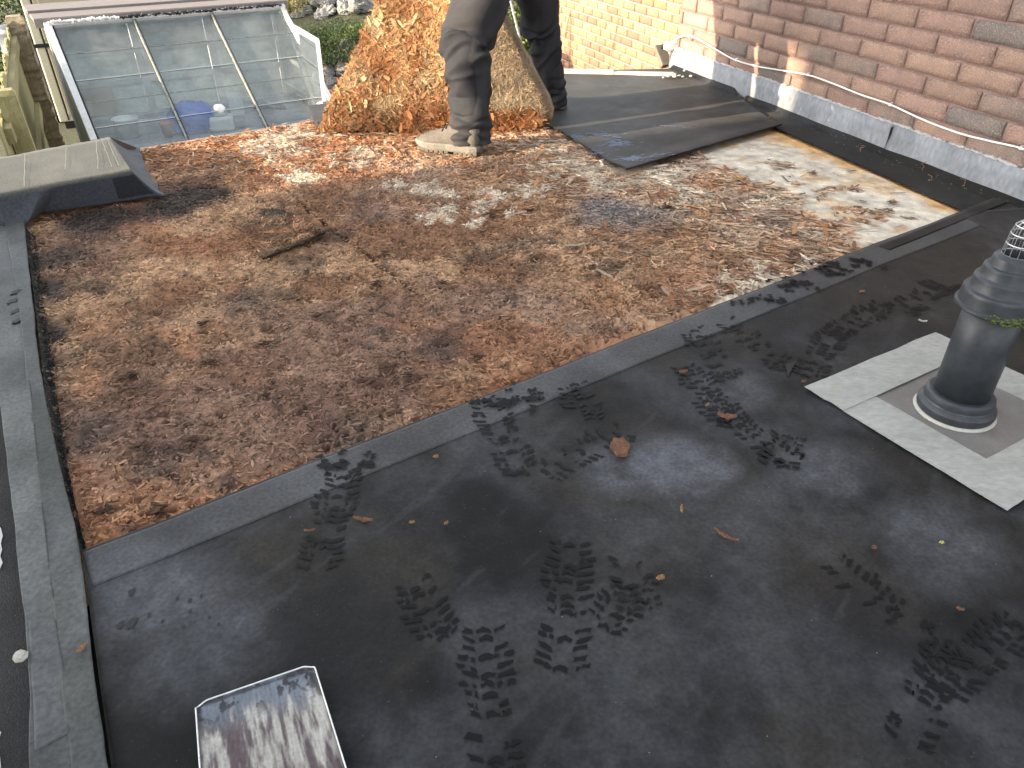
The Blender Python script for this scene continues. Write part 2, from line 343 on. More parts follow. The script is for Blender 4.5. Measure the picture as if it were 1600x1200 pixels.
# ------------------------------------------------------------------ exposed strand board deck
deck_poly_px = [(130, 868), (400, 765), (640, 670), (800, 600), (1000, 510), (1370, 386), (1503, 330), (1360, 268), (1215, 205), (980, 275), (858, 200), (850, 190), (500, 186), (480, 190), (390, 197), (215, 229), (235, 268), (252, 306), (150, 322), (60, 338), (40, 362), (60, 520), (80, 640), (105, 760)]
deck_poly = [tuple(G(*q)[:2]) for q in deck_poly_px]
def wood_colour(x, y, rnd, flake=True):
    """own colour of the board: brown fibre on the left, bigger paler strands on the right, black rot, intact pale skin by the wall"""
    u, v = w2uv(x, y); n = len(x)
    big = fbm(x, y, 2.2, 4, 31); mid = fbm(x, y, 7.0, 4, 41); small = fbm(x, y, 30, 3, 51)
    right = sstep(1.25, 2.3, u + 0.55*v*0 + (big-0.5)*1.6)
    tan = np.array([0.365, 0.225, 0.132]); brown = np.array([0.205, 0.110, 0.063]); purple = np.array([0.150, 0.090, 0.068]); redb = np.array([0.275, 0.128, 0.066])
    pale = np.array([0.56, 0.47, 0.36]); orange = np.array([0.40, 0.185, 0.075]); rust = np.array([0.27, 0.10, 0.04]); dark = np.array([0.03, 0.024, 0.02]); grey = np.array([0.21, 0.19, 0.185])
    w1 = sstep(0.38, 0.62, mid)[:, None]
    left_c = brown*(1-w1)+tan*w1
    wp = (sstep(0.5, 0.66, big)*0.75)[:, None]; left_c = left_c*(1-wp)+purple*wp
    wr_ = (sstep(0.48, 0.62, fbm(x, y, 3.0, 4, 37))*0.6)[:, None]; left_c = left_c*(1-wr_)+redb*wr_
    r = rnd[:, None]
    right_c = np.where(r < 0.30, orange, np.where(r < 0.46, rust, np.where(r < 0.74, tan*1.15, pale)))
    pm = sstep(0.50, 0.60, fbm(x, y, 5.0, 4, 61))[:, None]*0.75
    right_c = right_c*(1-pm*(r > 0.25))+pale*(pm*(r > 0.25))
    l1 = sstep(0.44, 0.56, fbm(x*0.8+y*0.6, (y*0.8-x*0.6)*1.8, 7, 4, 65))[:, None]; l2 = sstep(0.50, 0.60, fbm(x, y, 11, 4, 67))[:, None]
    loc = (tan*1.05*(1-l1)+np.array([0.43, 0.345, 0.25])*l1)*(1-0.55*l2)+rust*1.25*0.55*l2
    mv = (sstep(0.52, 0.66, fbm(x, y, 3.5, 3, 69))*0.55)[:, None]; loc = loc*(1-mv)+np.array([0.30, 0.225, 0.195])*mv
    right_c = loc*0.58+right_c*0.42
    c = left_c*(1-right[:, None])+right_c*right[:, None]
    # rusty far band
    far = (sstep(1.45, 2.05, v)*sstep(0.55, 1.0, u))[:, None]*0.75
    fr = np.where(r < 0.42, rust*1.1, np.where(r < 0.78, orange, pale*0.9))
    fm = sstep(0.54, 0.62, fbm(x, y, 4.5, 4, 71))[:, None]
    fr = fr*(1-fm*0.7)+pale*0.95*fm*0.7
    c = c*(1-far)+fr*far
    # intact skin by the wall: pale grey with ochre rim
    d = (np.stack([x, y], -1)-WA[:2]) @ (-wnrm[:2])
    sk = sstep(0.74, 0.62, d+(mid-0.5)*0.85)*sstep(2.05, 2.4, u)
    skin_c = np.array([0.50, 0.455, 0.375])*(0.75+0.5*mid[:, None])
    sm = sstep(0.50, 0.64, fbm(x, y, 9, 4, 63))[:, None]*0.65; skin_c = skin_c*(1-sm)+np.array([0.43, 0.29, 0.15])*sm
    och = (sstep(0.30, 0.22, d+(mid-0.5)*0.15)+sstep(3.02, 3.2, u+(mid-0.5)*0.3)*0.8).clip(0, 1)[:, None]
    skin_c = skin_c*(1-och*0.75)+np.array([0.50, 0.27, 0.085])*och*0.75
    c = c*(1-sk[:, None])+skin_c*sk[:, None]
    # black rot
    rot = sstep(0.60, 0.72, fbm(x, y, 3.1, 5, 81))*0.55 + sstep(0.70, 0.78, fbm(x, y, 14, 4, 83))*0.6
    rot = rot + 0.9*sstep(0.16, 0.04, u + (mid-0.5)*0.22)*sstep(0.2, 1.0, v)
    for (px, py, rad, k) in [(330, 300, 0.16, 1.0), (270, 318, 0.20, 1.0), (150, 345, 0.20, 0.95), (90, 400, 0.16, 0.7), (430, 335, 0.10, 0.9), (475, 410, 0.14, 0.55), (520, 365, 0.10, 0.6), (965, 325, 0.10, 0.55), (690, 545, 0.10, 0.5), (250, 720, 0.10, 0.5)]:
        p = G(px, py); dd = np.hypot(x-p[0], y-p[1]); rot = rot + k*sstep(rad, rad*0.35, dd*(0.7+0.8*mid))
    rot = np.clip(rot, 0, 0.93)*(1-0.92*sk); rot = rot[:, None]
    c = c*(1-rot)+(dark*1.2+0.02*small[:, None])*rot
    # grey wet patch
    p = G(965, 330); dd = np.hypot(x-p[0], y-p[1]); g = (sstep(0.24, 0.08, dd*(0.6+0.9*mid))*0.7)[:, None]; c = c*(1-g)+grey*g
    # isolated lime coloured scraps
    tex = fbm(x, y, 17, 5, 91)
    for (px, py, rad) in [(745, 320, 0.13), (700, 338, 0.10), (680, 295, 0.08), (790, 300, 0.09), (470, 275, 0.09), (900, 262, 0.14), (560, 245, 0.12), (1010, 275, 0.16), (450, 212, 0.16), (850, 290, 0.09), (1060, 300, 0.10), (1180, 455, 0.12), (1240, 420, 0.10), (860, 235, 0.12), (620, 285, 0.05), (940, 285, 0.08)]:
        p = G(px, py); dd = np.hypot(x-p[0], y-p[1])/rad; s_ = (sstep(0.0, 0.035, tex-0.40-0.16*dd*dd)*0.9)[:, None]; c = c*(1-s_)+pale*0.92*s_
    return np.clip(c*1.25*(0.55+0.9*small[:, None]), 0.006, 0.78), sk
def crackf(X, Y):
    rdg = fbm(X*0.8-Y*0.25, Y*1.7+X*0.35, 15, 4, 15)
    return sstep(0.035, 0.0, np.abs(rdg-0.5))*sstep(0.46, 0.60, fbm(X, Y, 6, 3, 16)) + sstep(0.70, 0.76, fbm(X*0.8, Y*1.8, 34, 2, 18))*0.9
step = 0.0080
us = np.arange(-0.25, 3.55, step); vs = np.arange(-0.12, 2.515, step)
U, Vv = np.meshgrid(us, vs); X, Y = uv2w(U, Vv)
cc, sk = wood_colour(X.ravel(), Y.ravel(), fbm(X.ravel(), Y.ravel(), 60, 2, 3)); sk = sk.reshape(X.shape)
crack = np.clip(crackf(X, Y), 0, 1)*(1-0.6*sstep(1.6, 2.6, U))
rel = -0.010*crack+(fbm(X, Y, 26, 4, 11)-0.5)*0.022+(fbm(X, Y, 70, 2, 12)-0.5)*0.012 + (fbm(X, Y, 8, 3, 14)-0.5)*0.010-0.004
inside = inpoly(X, Y, deck_poly)
Zd = np.where(inside, -0.004+rel*(1-0.9*sk), -0.010)
# butt joint between two boards
jd = np.abs(U-0.985-(fbm(X, Y, 5, 2, 21)-0.5)*0.03); jm = sstep(0.010, 0.003, jd)*sstep(0.45, 0.6, Vv)*sstep(1.75, 1.6, Vv); Zd = Zd-0.014*jm
cc = cc.reshape(*X.shape, 3)*(1-0.75*jm[..., None])*(1-0.72*(crack*(1-sk))[..., None])  # joint and cracks darkened; the crack colour carries their shade
Vd = np.stack([X, Y, Zd], -1)
deck = tag(mesh('roof_deck', Vd.reshape(-1, 3), grid(Vd, len(us), len(vs)), M_wood_attr, smooth=False, col=cc.reshape(-1, 3)), kind='structure')

def strands(x, y, z, L, Wd, head, pitch, colr, seed, frame=None):
    """curled wood strands: 2 bent quads each. frame = (T,B,N) arrays for a curved carrier"""
    n = len(x); g = np.random.default_rng(seed)
    ch, sh = np.cos(head), np.sin(head); cp, sp_ = np.cos(pitch), np.sin(pitch)
    ct = g.uniform(-0.5, 0.5, n)
    prof = [(-0.5, 0.0), (0.05, 0.35), (0.5, 1.0)]
    V = np.zeros((n, 6, 3)); taper = g.uniform(0.25, 1.0, (n, 3)); taper[:, 1] = 1
    for i, (a, b) in enumerate(prof):
        lx = a*L; lz = b*L*sp_
        for j, sgn in enumerate((-1, 1)):
            w_ = sgn*Wd*0.5*taper[:, i]
            V[:, i*2+j, 0] = lx*ch - w_*sh; V[:, i*2+j, 1] = lx*sh + w_*ch; V[:, i*2+j, 2] = lz + w_*ct*0.6
    if frame is not None:
        T, B, Nn = frame; V = V[..., 0:1]*T[:, None]+V[..., 1:2]*B[:, None]+V[..., 2:3]*Nn[:, None]
    V += np.stack([x, y, z], -1)[:, None]
    b = (np.arange(n)*6)[:, None]
    Fq = np.concatenate([b+np.array([[0, 2, 3, 1]]), b+np.array([[2, 4, 5, 3]])], 0)
    return V.reshape(-1, 3), Fq, np.repeat(colr, 6, 0)
def fast_mesh(name, V, Fq, m, parent, colr):
    me = bpy.data.meshes.new(name); me.vertices.add(len(V)); me.vertices.foreach_set('co', V.astype(np.float32).ravel())
    me.loops.add(Fq.size); me.loops.foreach_set('vertex_index', Fq.astype(np.int32).ravel())
    me.polygons.add(len(Fq)); me.polygons.foreach_set('loop_start', np.arange(0, Fq.size, 4, dtype=np.int32))
    me.update(calc_edges=True); me.materials.append(m)
    a = me.attributes.new('Col', 'FLOAT_COLOR', 'POINT'); c = np.ones((len(V), 4), np.float32); c[:, :3] = colr; a.data.foreach_set('color', c.ravel())
    return link(bpy.data.objects.new(name, me), parent)
def scatter_deck(N, seed):
    g = np.random.default_rng(seed); u = g.uniform(0.0, 3.4, N); v = g.uniform(0, 2.5, N); x, y = uv2w(u, v)
    ctr = np.mean(np.array(deck_poly), 0); k = inpoly(x+(x-ctr[0])*0.012, y+(y-ctr[1])*0.012, deck_poly)
    return x[k], y[k], u[k], v[k], g
x, y, u, v, g = scatter_deck(170000, 5)
rnd = g.uniform(0, 1, len(x)); colr, sk = wood_colour(x, y, rnd)
rt = np.clip(sstep(1.2, 2.4, u)+sstep(1.5, 2.1, v)*0.6, 0, 1)
keep = (g.uniform(0, 1, len(x)) > sk*0.95) & (g.uniform(0, 1, len(x)) > rt*0.5) & (g.uniform(0, 1, len(x)) > crackf(x, y)*1.1*(1-0.6*rt))
x, y, u, v, rnd, colr, rt = [a[keep] for a in (x, y, u, v, rnd, colr, rt)]
n = len(x)
L = (0.006+0.017*g.uniform(0, 1, n)**2)*(1-rt)+(0.010+0.065*g.uniform(0, 1, n)**2.4)*rt
Wd = (0.0014+0.0055*g.uniform(0, 1, n)**1.8)*(1-rt)+(0.0016+0.011*g.uniform(0, 1, n)**2.0)*rt
pit = np.abs(g.normal(0, 1, n))*(0.20*(1-rt)+0.05*rt)*(g.uniform(0, 1, n) < 0.6)
head = np.where(g.uniform(0, 1, n) < 0.55*rt, g.normal(-0.55, 0.35, n), g.uniform(0, 2*math.pi, n))
z = -0.005+0.022*(fbm(x, y, 26, 4, 11)-0.5)+0.010*(fbm(x, y, 8, 3, 14)-0.5)+g.uniform(0, 0.006, n)
colr = colr*np.where(g.uniform(0, 1, (n, 1)) < 0.20-0.10*rt[:, None], 0.30, g.uniform(0.65, 1.25, (n, 1)))  # dark flecks: rot, plus crevice shade put into the strand colour
V_, F_, C_ = strands(x, y, z, L, Wd, head, pit, colr, 9)
tag(fast_mesh('wood_fibre', V_, F_, M_wood_attr, deck, C_), kind='stuff')
# the large strands one can pick apart on the right
x, y, u, v, g = scatter_deck(2600, 77)
rnd = g.uniform(0, 1, len(x)); colr, sk = wood_colour(x, y, rnd)
ok = np.where(((u > 1.5) | ((v > 1.8) & (u > 1.0))) & (sk < 0.35))[0][:230]
strand_m = [mat('strand_orange', (0.40, 0.19, 0.08), rough=0.85, var=0.35, scale=40, bump=0.4, stretch=(1, 8, 1), rand=0.25), mat('strand_rust', (0.27, 0.11, 0.05), rough=0.85, var=0.35, scale=40, bump=0.4, stretch=(1, 8, 1), rand=0.25), mat('strand_pale', (0.36, 0.28, 0.19), rough=0.85, var=0.3, scale=40, bump=0.4, stretch=(1, 8, 1), rand=0.2), mat('strand_brown', (0.16, 0.09, 0.06), rough=0.85, var=0.35, scale=40, bump=0.4, stretch=(1, 8, 1), rand=0.25)]
strand_me = []
for k in range(12):
    g2 = np.random.default_rng(200+k); Ls = g2.uniform(0.03, 0.075); ws = g2.uniform(0.007, 0.018); Vs = []; ns = 5
    for i in range(ns):
        t = i/(ns-1)-0.5; wv = ws*(0.5+0.5*math.cos(t*2.4))*g2.uniform(0.75, 1.1)
        zz = 0.003+0.010*max(0, t)**2*4*g2.uniform(0.2, 1)
        Vs += [(t*Ls, -wv/2, zz), (t*Ls, wv/2, zz+g2.uniform(-0.002, 0.002))]
    me = bpy.data.meshes.new('strand'); Fs = [(2*i, 2*i+2, 2*i+3, 2*i+1) for i in range(ns-1)]
    me.from_pydata(Vs, [], Fs); me.materials.append(strand_m[k % 4]); strand_me.append(me)
for j, i in enumerate(ok):
    o = bpy.data.objects.new('strand', strand_me[random.randrange(12)]); o.location = (x[i], y[i], 0.004+random.random()*0.004); o.rotation_euler = (random.uniform(-.12, .12), random.uniform(-.12, .05), random.uniform(0, 6.28)); link(o, deck)
# dark tufts / torn lumps
tuft_px = [(600, 577), (640, 590), (575, 597), (655, 662), (318, 508), (332, 568), (690, 445), (590, 445), (600, 400), (250, 800), (215, 700), (300, 690), (395, 268), (1270, 272), (1385, 330), (1395, 318), (930, 420), (825, 330), (1040, 325), (460, 470), (500, 495), (205, 590), (160, 800), (745, 560), (870, 600), (415, 540)]
for (px, py) in tuft_px:
    p = G(px, py); nn = 16; g = np.random.default_rng(int(px*7+py))
    x = p[0]+g.normal(0, 0.010, nn); y = p[1]+g.normal(0, 0.007, nn)
    dk = 0.35 if px < 1200 else 1.0
    V_, F_, C_ = strands(x, y, np.full(nn, 0.002)+g.uniform(0, 0.006, nn), g.uniform(0.010, 0.028, nn), g.uniform(0.003, 0.010, nn), g.uniform(-0.7, 0.7, nn), np.abs(g.normal(0, 0.2, nn)), np.array([0.16, 0.09, 0.055])*dk*g.uniform(0.5, 1.5, (nn, 1)), int(px))
    fast_mesh('torn_tuft', V_, F_, M_wood_attr, deck, C_)
# lifted chunk of board with a shadow gap
cq = [G(352, 322, 0.010), G(410, 403, 0.019), G(508, 363, 0.024), G(440, 328, 0.010)]
nu, nv = 40, 30
s_, t_ = np.meshgrid(np.linspace(0, 1, nu), np.linspace(0, 1, nv))
Pq = (1-s_)[..., None]*((1-t_)[..., None]*cq[0]+t_[..., None]*cq[1])+s_[..., None]*((1-t_)[..., None]*cq[3]+t_[..., None]*cq[2])
Pq[..., 2] += (fbm(Pq[..., 0], Pq[..., 1], 28, 4, 8)-0.5)*0.007
cq_c, _ = wood_colour(Pq[..., 0].ravel(), Pq[..., 1].ravel(), fbm(Pq[..., 0].ravel(), Pq[..., 1].ravel(), 40, 2, 2))
cq_c = cq_c*np.where(fbm(Pq[..., 0].ravel(), Pq[..., 1].ravel(), 9, 4, 99) > .5, 0.45, 0.85)[:, None]
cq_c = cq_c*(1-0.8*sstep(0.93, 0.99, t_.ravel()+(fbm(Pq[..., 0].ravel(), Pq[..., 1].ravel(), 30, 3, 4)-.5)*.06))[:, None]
ch = mesh('lifted_board', Pq.reshape(-1, 3), grid(Pq, nu, nv)[:, ::-1], M_wood_attr, deck, col=cq_c*0.9)
ch.data.materials.append(mat('rot_shade_edge', (0.035, 0.022, 0.016), rough=.9, var=.4, bump=.4)); so = ch.modifiers.new('s', 'SOLIDIFY'); so.thickness = 0.007; so.offset = -1; so.material_offset_rim = 1; so.material_offset = 1  # dark rim: rotten wood, also standing in for the gap's shadow
g = np.random.default_rng(55); nf = 2600; fi = g.integers(0, nu*nv, nf); Pf = Pq.reshape(-1, 3)[fi]+g.normal(0, .003, (nf, 3))*[1, 1, 0]
V_, F_, C_ = strands(Pf[:, 0], Pf[:, 1], Pf[:, 2]+.001, g.uniform(.008, .03, nf), g.uniform(.0015, .006, nf), g.uniform(0, 6.28, nf), np.abs(g.normal(0, .2, nf)), cq_c[fi]*g.uniform(.5, 1.5, (nf, 1)), 56)
fast_mesh('wood_fibre', V_, F_, M_wood_attr, ch, C_)['kind'] = 'stuff'

# ------------------------------------------------------------------ rubber membrane
def rubber_col(x, y):
    a = fbm(x, y, 1.6, 5, 101); b = fbm(x, y, 5, 5, 111); f = fbm(x, y, 45, 3, 121)
    m2 = fbm(x, y, 14, 4, 141)
    c = np.array([0.0088, 0.0088, 0.0092])*(0.60+0.45*a[:, None]+0.45*m2[:, None])
    br = sstep(0.45, 0.6, fbm(x, y, 2.8, 5, 131))[:, None]; c = c*(1-0.75*br)+np.array([0.0200, 0.0172, 0.0132])*0.75*br*(0.5+m2[:, None])
    dkb = sstep(0.52, 0.64, fbm(x, y, 3.6, 5, 137))[:, None]*0.55; c = c*(1-dkb)
    dust = sstep(0.47, 0.68, b*0.6+a*0.4)*0.32
    for (px, py, rx, k) in [(1060, 735, 0.17, 0.95), (960, 740, 0.12, 0.7), (1130, 620, 0.16, 0.55), (1280, 740, 0.16, 0.6), (1450, 850, 0.18, 0.5), (260, 930, 0.17, 0.62), (300, 1010, 0.15, 0.5), (200, 900, 0.12, 0.45), (900, 1000, 0.16, 0.22), (1330, 640, 0.12, 0.55), (520, 680, 0.1, 0.3)]:
        p = G(px, py); d = np.hypot(x-p[0], y-p[1]); dust = np.maximum(dust, k*sstep(rx, rx*0.25, d*(0.55+0.9*b)))
    dust = dust*(0.25+0.5*f+1.0*m2)
    d3 = dust[:, None]; c = c*(1-d3)+np.array([0.074, 0.077, 0.087])*d3
    for (px, py, rx, k) in [(1380, 470, 0.40, 0.75), (1300, 900, 0.2, 0.3), (950, 930, 0.16, 0.4), (640, 830, 0.12, 0.3), (1020, 670, 0.1, 0.4)]:
        p = G(px, py); d = np.hypot(x-p[0], y-p[1]); kk = (k*sstep(rx, rx*0.3, d*(0.6+0.8*b)))[:, None]; c = c*(1-kk)+np.array([0.0215, 0.0178, 0.0150])*kk*(0.6+0.8*m2[:, None])
    scr = sstep(0.70, 0.78, fbm(x*0.6+y*0.8, (y*0.6-x*0.8)*6, 6, 3, 151))[:, None]*0.35; c = c*(1-scr)+np.array([0.035, 0.036, 0.037])*scr
    return np.clip(c*(0.75+0.5*f[:, None]), 0.003, 0.4)
def patch(name, TL, TR, BR, BL, nu, nv, z, colf, parent=None, m=None, wob=0.0, th=0.005, seed=1, zf=None):
    TL, TR, BR, BL = [np.array(p[:2]) for p in (TL, TR, BR, BL)]
    s_, t_ = np.meshgrid(np.linspace(0, 1, nu), np.linspace(0, 1, nv)); s_ = s_[..., None]; t_ = t_[..., None]
    P = (TL*(1-s_)+TR*s_)*(1-t_)+(BL*(1-s_)+BR*s_)*t_
    if wob:
        ev = (fbm(P[..., 0], P[..., 1], 3.5, 3, seed)-0.5)*wob; e2 = (fbm(P[..., 0], P[..., 1], 4, 3, seed+5)-0.5)*wob
        nrm = (BL-TL)/np.linalg.norm(BL-TL); P = P+nrm*ev[..., None]
    Z = np.full(P.shape[:2], z) if zf is None else z+zf(P[..., 0], P[..., 1], s_[..., 0], t_[..., 0])
    V = np.concatenate([P, Z[..., None]], -1)
    c = colf(P[..., 0].ravel(), P[..., 1].ravel())
    Fc = grid(V, nu, nv)[:, ::-1]
    o = mesh(name, V.reshape(-1, 3), Fc, m or M_rubber_attr, parent, smooth=True, col=c)
    so = o.modifiers.new('thick', 'SOLIDIFY'); so.thickness = th; so.offset = -1
    return o
def lighter(k, tint=(1, 1, 1.06), seed=3, patchy=0.6):
    def f(x, y):
        b = fbm(x, y, 6, 4, seed); e = fbm(x, y, 1.9, 4, seed+9)
        return rubber_col(x, y)*0.8+np.array([0.036, 0.037, 0.0365])*np.array(tint)*k*0.65*np.clip(1-patchy+2.6*patchy*(0.5*b+0.5*e)-0.3*patchy, 0.15, 3)[:, None]
    return f
ZM = 0.014
TL = G(131, 868); TR = wpt(np.dot(G(1570, 303)-WA, wd)+0.0, 0.0)
TRc = np.array(uv2w(3.26, 0.0)); 
BRr = wpt(4.6); BLl = np.array([-0.60, 0.10])
mem = patch('roof_membrane', TL, TRc, np.array([2.6, 0.1]), G(178, 1200)*1.0 + (G(178, 1200)-TL)*0.35, 420, 260, ZM, rubber_col, wob=0.012, seed=301)
tag(mem, kind='structure')
# strip between board and wall, with fillet up to the lead
def fil(x, y, s, t): return 0.035*sstep(0.72, 1.0, s)
a0 = G(1213, 203); a1 = G(1503, 331)
a1e = a1+(a1-a0)*0.12
ws0 = np.dot(a0-WA, wd)-0.55; ws1 = np.dot(a1e-WA, wd)+0.25
tag(patch('wall_side_membrane', a0-(a1-a0)*0.42, wpt(ws0), wpt(ws1), a1e, 40, 160, ZM-0.006, lambda x, y: rubber_col(x, y)*0.62, zf=fil, wob=0.0), kind='structure')
tag(patch('corner_membrane', G(1490, 340), wpt(ws1-0.30), wpt(4.4), np.array([2.25, 0.2]), 60, 160, ZM+0.004, lambda x, y: rubber_col(x, y)*0.85, zf=lambda x, y, s, t: 0.03*sstep(0.9, 1.0, s)), kind='structure')
# seam strip along the cut
sb = patch('seam_strip', G(134, 872), G(1496, 338), G(1545, 352), G(150, 925), 420, 16, ZM+0.002, lighter(1.5, seed=77, patchy=0.85), mem, wob=0.010, seed=301, th=0.003)
sb.matrix_parent_inverse = Matrix.Identity(4)
patch('seam_strip', np.array(uv2w(2.35, -0.02)), np.array(uv2w(3.2, -0.015)), np.array(uv2w(3.2, -0.055)), np.array(uv2w(2.35, -0.06)), 120, 8, ZM+0.0045, lambda x, y: rubber_col(x, y)*0.7, mem, wob=0.008, seed=31, th=0.003)
# far membrane with the lifted cut corner (the part still glued down)
def farcol(x, y):
    c = rubber_col(x, y)*0.95; b = fbm(x, y, 9, 4, 17); e = sstep(0.62, 0.72, fbm(x, y, 24, 3, 19))[:, None]*0.18
    return c*(1-e)+np.array([0.05, 0.053, 0.06])*e + 0.004*b[:, None]
nu, nv = 130, 170
lft = [G(866, 115), G(857, 199), G(979, 274)]; rgt = [wpt(-0.02), wpt(0.55, 0.0), G(1220, 203)]
tt = np.linspace(0, 1, nv); ll = np.array([np.interp(tt, [0, .55, 1], [p[i] for p in lft]) for i in range(3)]).T; rr_ = np.array([np.interp(tt, [0, .45, 1], [p[i] for p in rgt]) for i in range(3)]).T
s_ = np.linspace(0, 1, nu)[None, :]; t_ = tt[:, None]*np.ones_like(s_); s_ = s_*np.ones_like(t_)
Pm = ll[:, None]*(1-s_[..., None])+rr_[:, None]*s_[..., None]
dw = (Pm[..., :2]-WA[:2]) @ (-wnrm[:2])
Pm[..., 2] = 0.016+0.012*sstep(0.9, 1.0, t_)*sstep(0.04, 0.10, dw)+0.035*sstep(0.055, 0.005, dw)+0.002*(fbm(Pm[..., 0], Pm[..., 1], 4, 2, 5)-.5)
fm = mesh('far_membrane', Pm.reshape(-1, 3), grid(Pm, nu, nv)[:, ::-1], M_rubber_attr, None, smooth=True, col=farcol(Pm[..., 0].ravel(), Pm[..., 1].ravel()))
q = fm.modifiers.new('thick', 'SOLIDIFY'); q.thickness = 0.006; q.offset = -1
tag(fm, kind='structure')
fm2 = patch('eave_membrane', G(482, 168), G(870, 114.5), G(862, 200), G(497, 209), 120, 40, 0.011, lambda x, y: rubber_col(x, y)*1.3, wob=0.0)
tag(fm2, kind='structure')
# chalk scuffs on the lifted corner
def scuff(px, py, w, h, n, seed):
    g = np.random.default_rng(seed); c = G(px, py, 0.02); mb = MB()
    for k in range(n):
        a = R(25)+g.normal(0, 0.12); L_ = g.uniform(0.01, 0.035); wdt = g.uniform(0.003, 0.009); x0 = c[0]+g.normal(0, w); y0 = c[1]+g.normal(0, h)
        pts = []
        for q in (-1, -0.3, 0.4, 1): pts.append((x0+math.cos(a)*L_*q*0.5+g.normal(0, .001), y0+math.sin(a)*L_*q*0.5, wdt*(1-abs(q)*0.6)))
        V = []; 
        for (xx, yy, ww) in pts: V += [(xx-math.sin(a)*ww/2, yy+math.cos(a)*ww/2, 0), (xx+math.sin(a)*ww/2, yy-math.cos(a)*ww/2, 0)]
        mb.add(V, [(0, 1, 3, 2), (2, 3, 5, 4), (4, 5, 7, 6)])
    return mb
bvh_cache = {}
def drape(mb, target, off):
    from mathutils.bvhtree import BVHTree
    if target.name not in bvh_cache:
        me = target.data; bvh_cache[target.name] = BVHTree.FromPolygons([v.co.copy() for v in me.vertices], [tuple(p.vertices) for p in me.polygons])
    t = bvh_cache[target.name]; out = []
    for v in mb.V:
        h = t.ray_cast(Vector((v[0], v[1], 1)), Vector((0, 0, -1)))
        out.append((v[0], v[1], (h[0].z if h[0] else 0.02)+off))
    mb.V = out; return mb
for i, (px, py, w, h, n) in enumerate([(965, 222, 0.030, 0.035, 120), (990, 248, 0.035, 0.022, 120), (938, 209, 0.045, 0.022, 80), (903, 212, 0.025, 0.02, 50), (935, 238, .02, .02, 30), (1025, 243, 0.04, 0.015, 22), (1040, 196, 0.05, 0.01, 16)]):
    drape(scuff(px, py, w, h, n, 50+i), fm, 0.0012).build('chalk_scuff', M_chalk, fm)

# left hand edge strips
def xl(u0): return u0
def ribbon(name, pl, pr, z, colf, parent=None, n=140, nw=10, m=None, th=0.004, zf=None, seed=1, wob=0.006):
    A = catmull([G(*q) for q in pl], n); B = catmull([G(*q) for q in pr], n)
    A[:, 0] += (fbm(A[:, 1], A[:, 0], 9, 3, seed)-0.5)*wob; B[:, 0] += (fbm(B[:, 1], B[:, 0], 9, 3, seed+3)-0.5)*wob
    s_ = np.linspace(0, 1, nw)[None, :, None]; P = A[:, None]*(1-s_)+B[:, None]*s_
    P[..., 2] = z
    if zf: P[..., 2] += zf(P[..., 0], P[..., 1], np.broadcast_to(s_[..., 0], P.shape[:2]))
    c = colf(P[..., 0].ravel(), P[..., 1].ravel())
    o = mesh(name, P.reshape(-1, 3), grid(P, nw, n)[:, ::1], m or M_rubber_attr, parent, smooth=True, col=c)
    so = o.modifiers.new('thick', 'SOLIDIFY'); so.thickness = th; so.offset = -1 if True else 1
    return o
felt = mesh('mineral_felt_roof', [(*G(0, 330)[:2]+np.array([-0.9, 0.1]), 0.004), (*G(20, 380)[:2], 0.004), (*G(60, 900)[:2], 0.004), (*G(90, 1400)[:2], 0.004), (-1.3, 0.0, 0.004), (-2.9, 0.4, 0.004)], [(5, 4, 3, 2, 1, 0)], M_felt)
tag(felt, kind='structure')
wr = lambda x, y, s: (fbm(x, y, 7, 4, 207)-0.5)*0.012+0.004
greyish = lighter(2.9, (1.0, 1.02, 1.0), 91, 0.95)
left_out = ribbon('edge_membrane', [(-70, 350), (-30, 450), (-4, 560), (22, 760), (38, 900), (52, 1050), (60, 1320)], [(20, 366), (36, 480), (52, 600), (72, 780), (88, 920), (108, 1070), (134, 1320)], 0.018, greyish, zf=wr, n=200, nw=24, seed=5)
tag(left_out, kind='structure')
left_in = ribbon('edge_lap_strip', [(10, 352), (33, 480), (48, 600), (68, 780), (85, 920), (105, 1070), (132, 1320)], [(42, 352), (58, 500), (74, 620), (106, 765), (131, 880), (151, 1040), (192, 1320)], 0.024, lighter(2.5, (0.99, 1.02, 1.0), 95, 0.9), zf=lambda x, y, s: (fbm(x, y, 7, 4, 217)-0.5)*0.006, n=200, nw=14, seed=8)
left_in.parent = left_out
lap = ribbon('edge_lap_strip', [(54, 985), (60, 1080), (66, 1192)], [(96, 985), (110, 1080), (119, 1163)], 0.0235, lighter(2.3, (0.97, 1, 1.04), 99, 0.8), zf=lambda x, y, s: (fbm(x, y, 7, 4, 207)-0.5)*0.010, n=40, nw=12, seed=11); lap.parent = left_out
# debris channel between strip and board
dp = [(40, 356), (58, 500), (73, 620), (100, 760), (128, 872)]; dq = [(56, 372), (72, 500), (90, 620), (113, 760), (139, 872)]
dA = catmull([G(*q) for q in dp], 160); dB = catmull([G(*q) for q in dq], 160)
s_ = np.linspace(0, 1, 12)[None, :, None]; Pdb = dA[:, None]*(1-s_)+dB[:, None]*s_
Pdb[..., 2] = 0.004-0.008*np.sin(np.pi*s_[..., 0])+(fbm(Pdb[..., 0], Pdb[..., 1], 60, 4, 6)-0.5)*0.022
db = mesh('channel_debris', Pdb.reshape(-1, 3), grid(Pdb, 12, 160), M_debris, left_out, col=np.ones((len(Pdb.reshape(-1, 3)), 3))); db['kind'] = 'stuff'
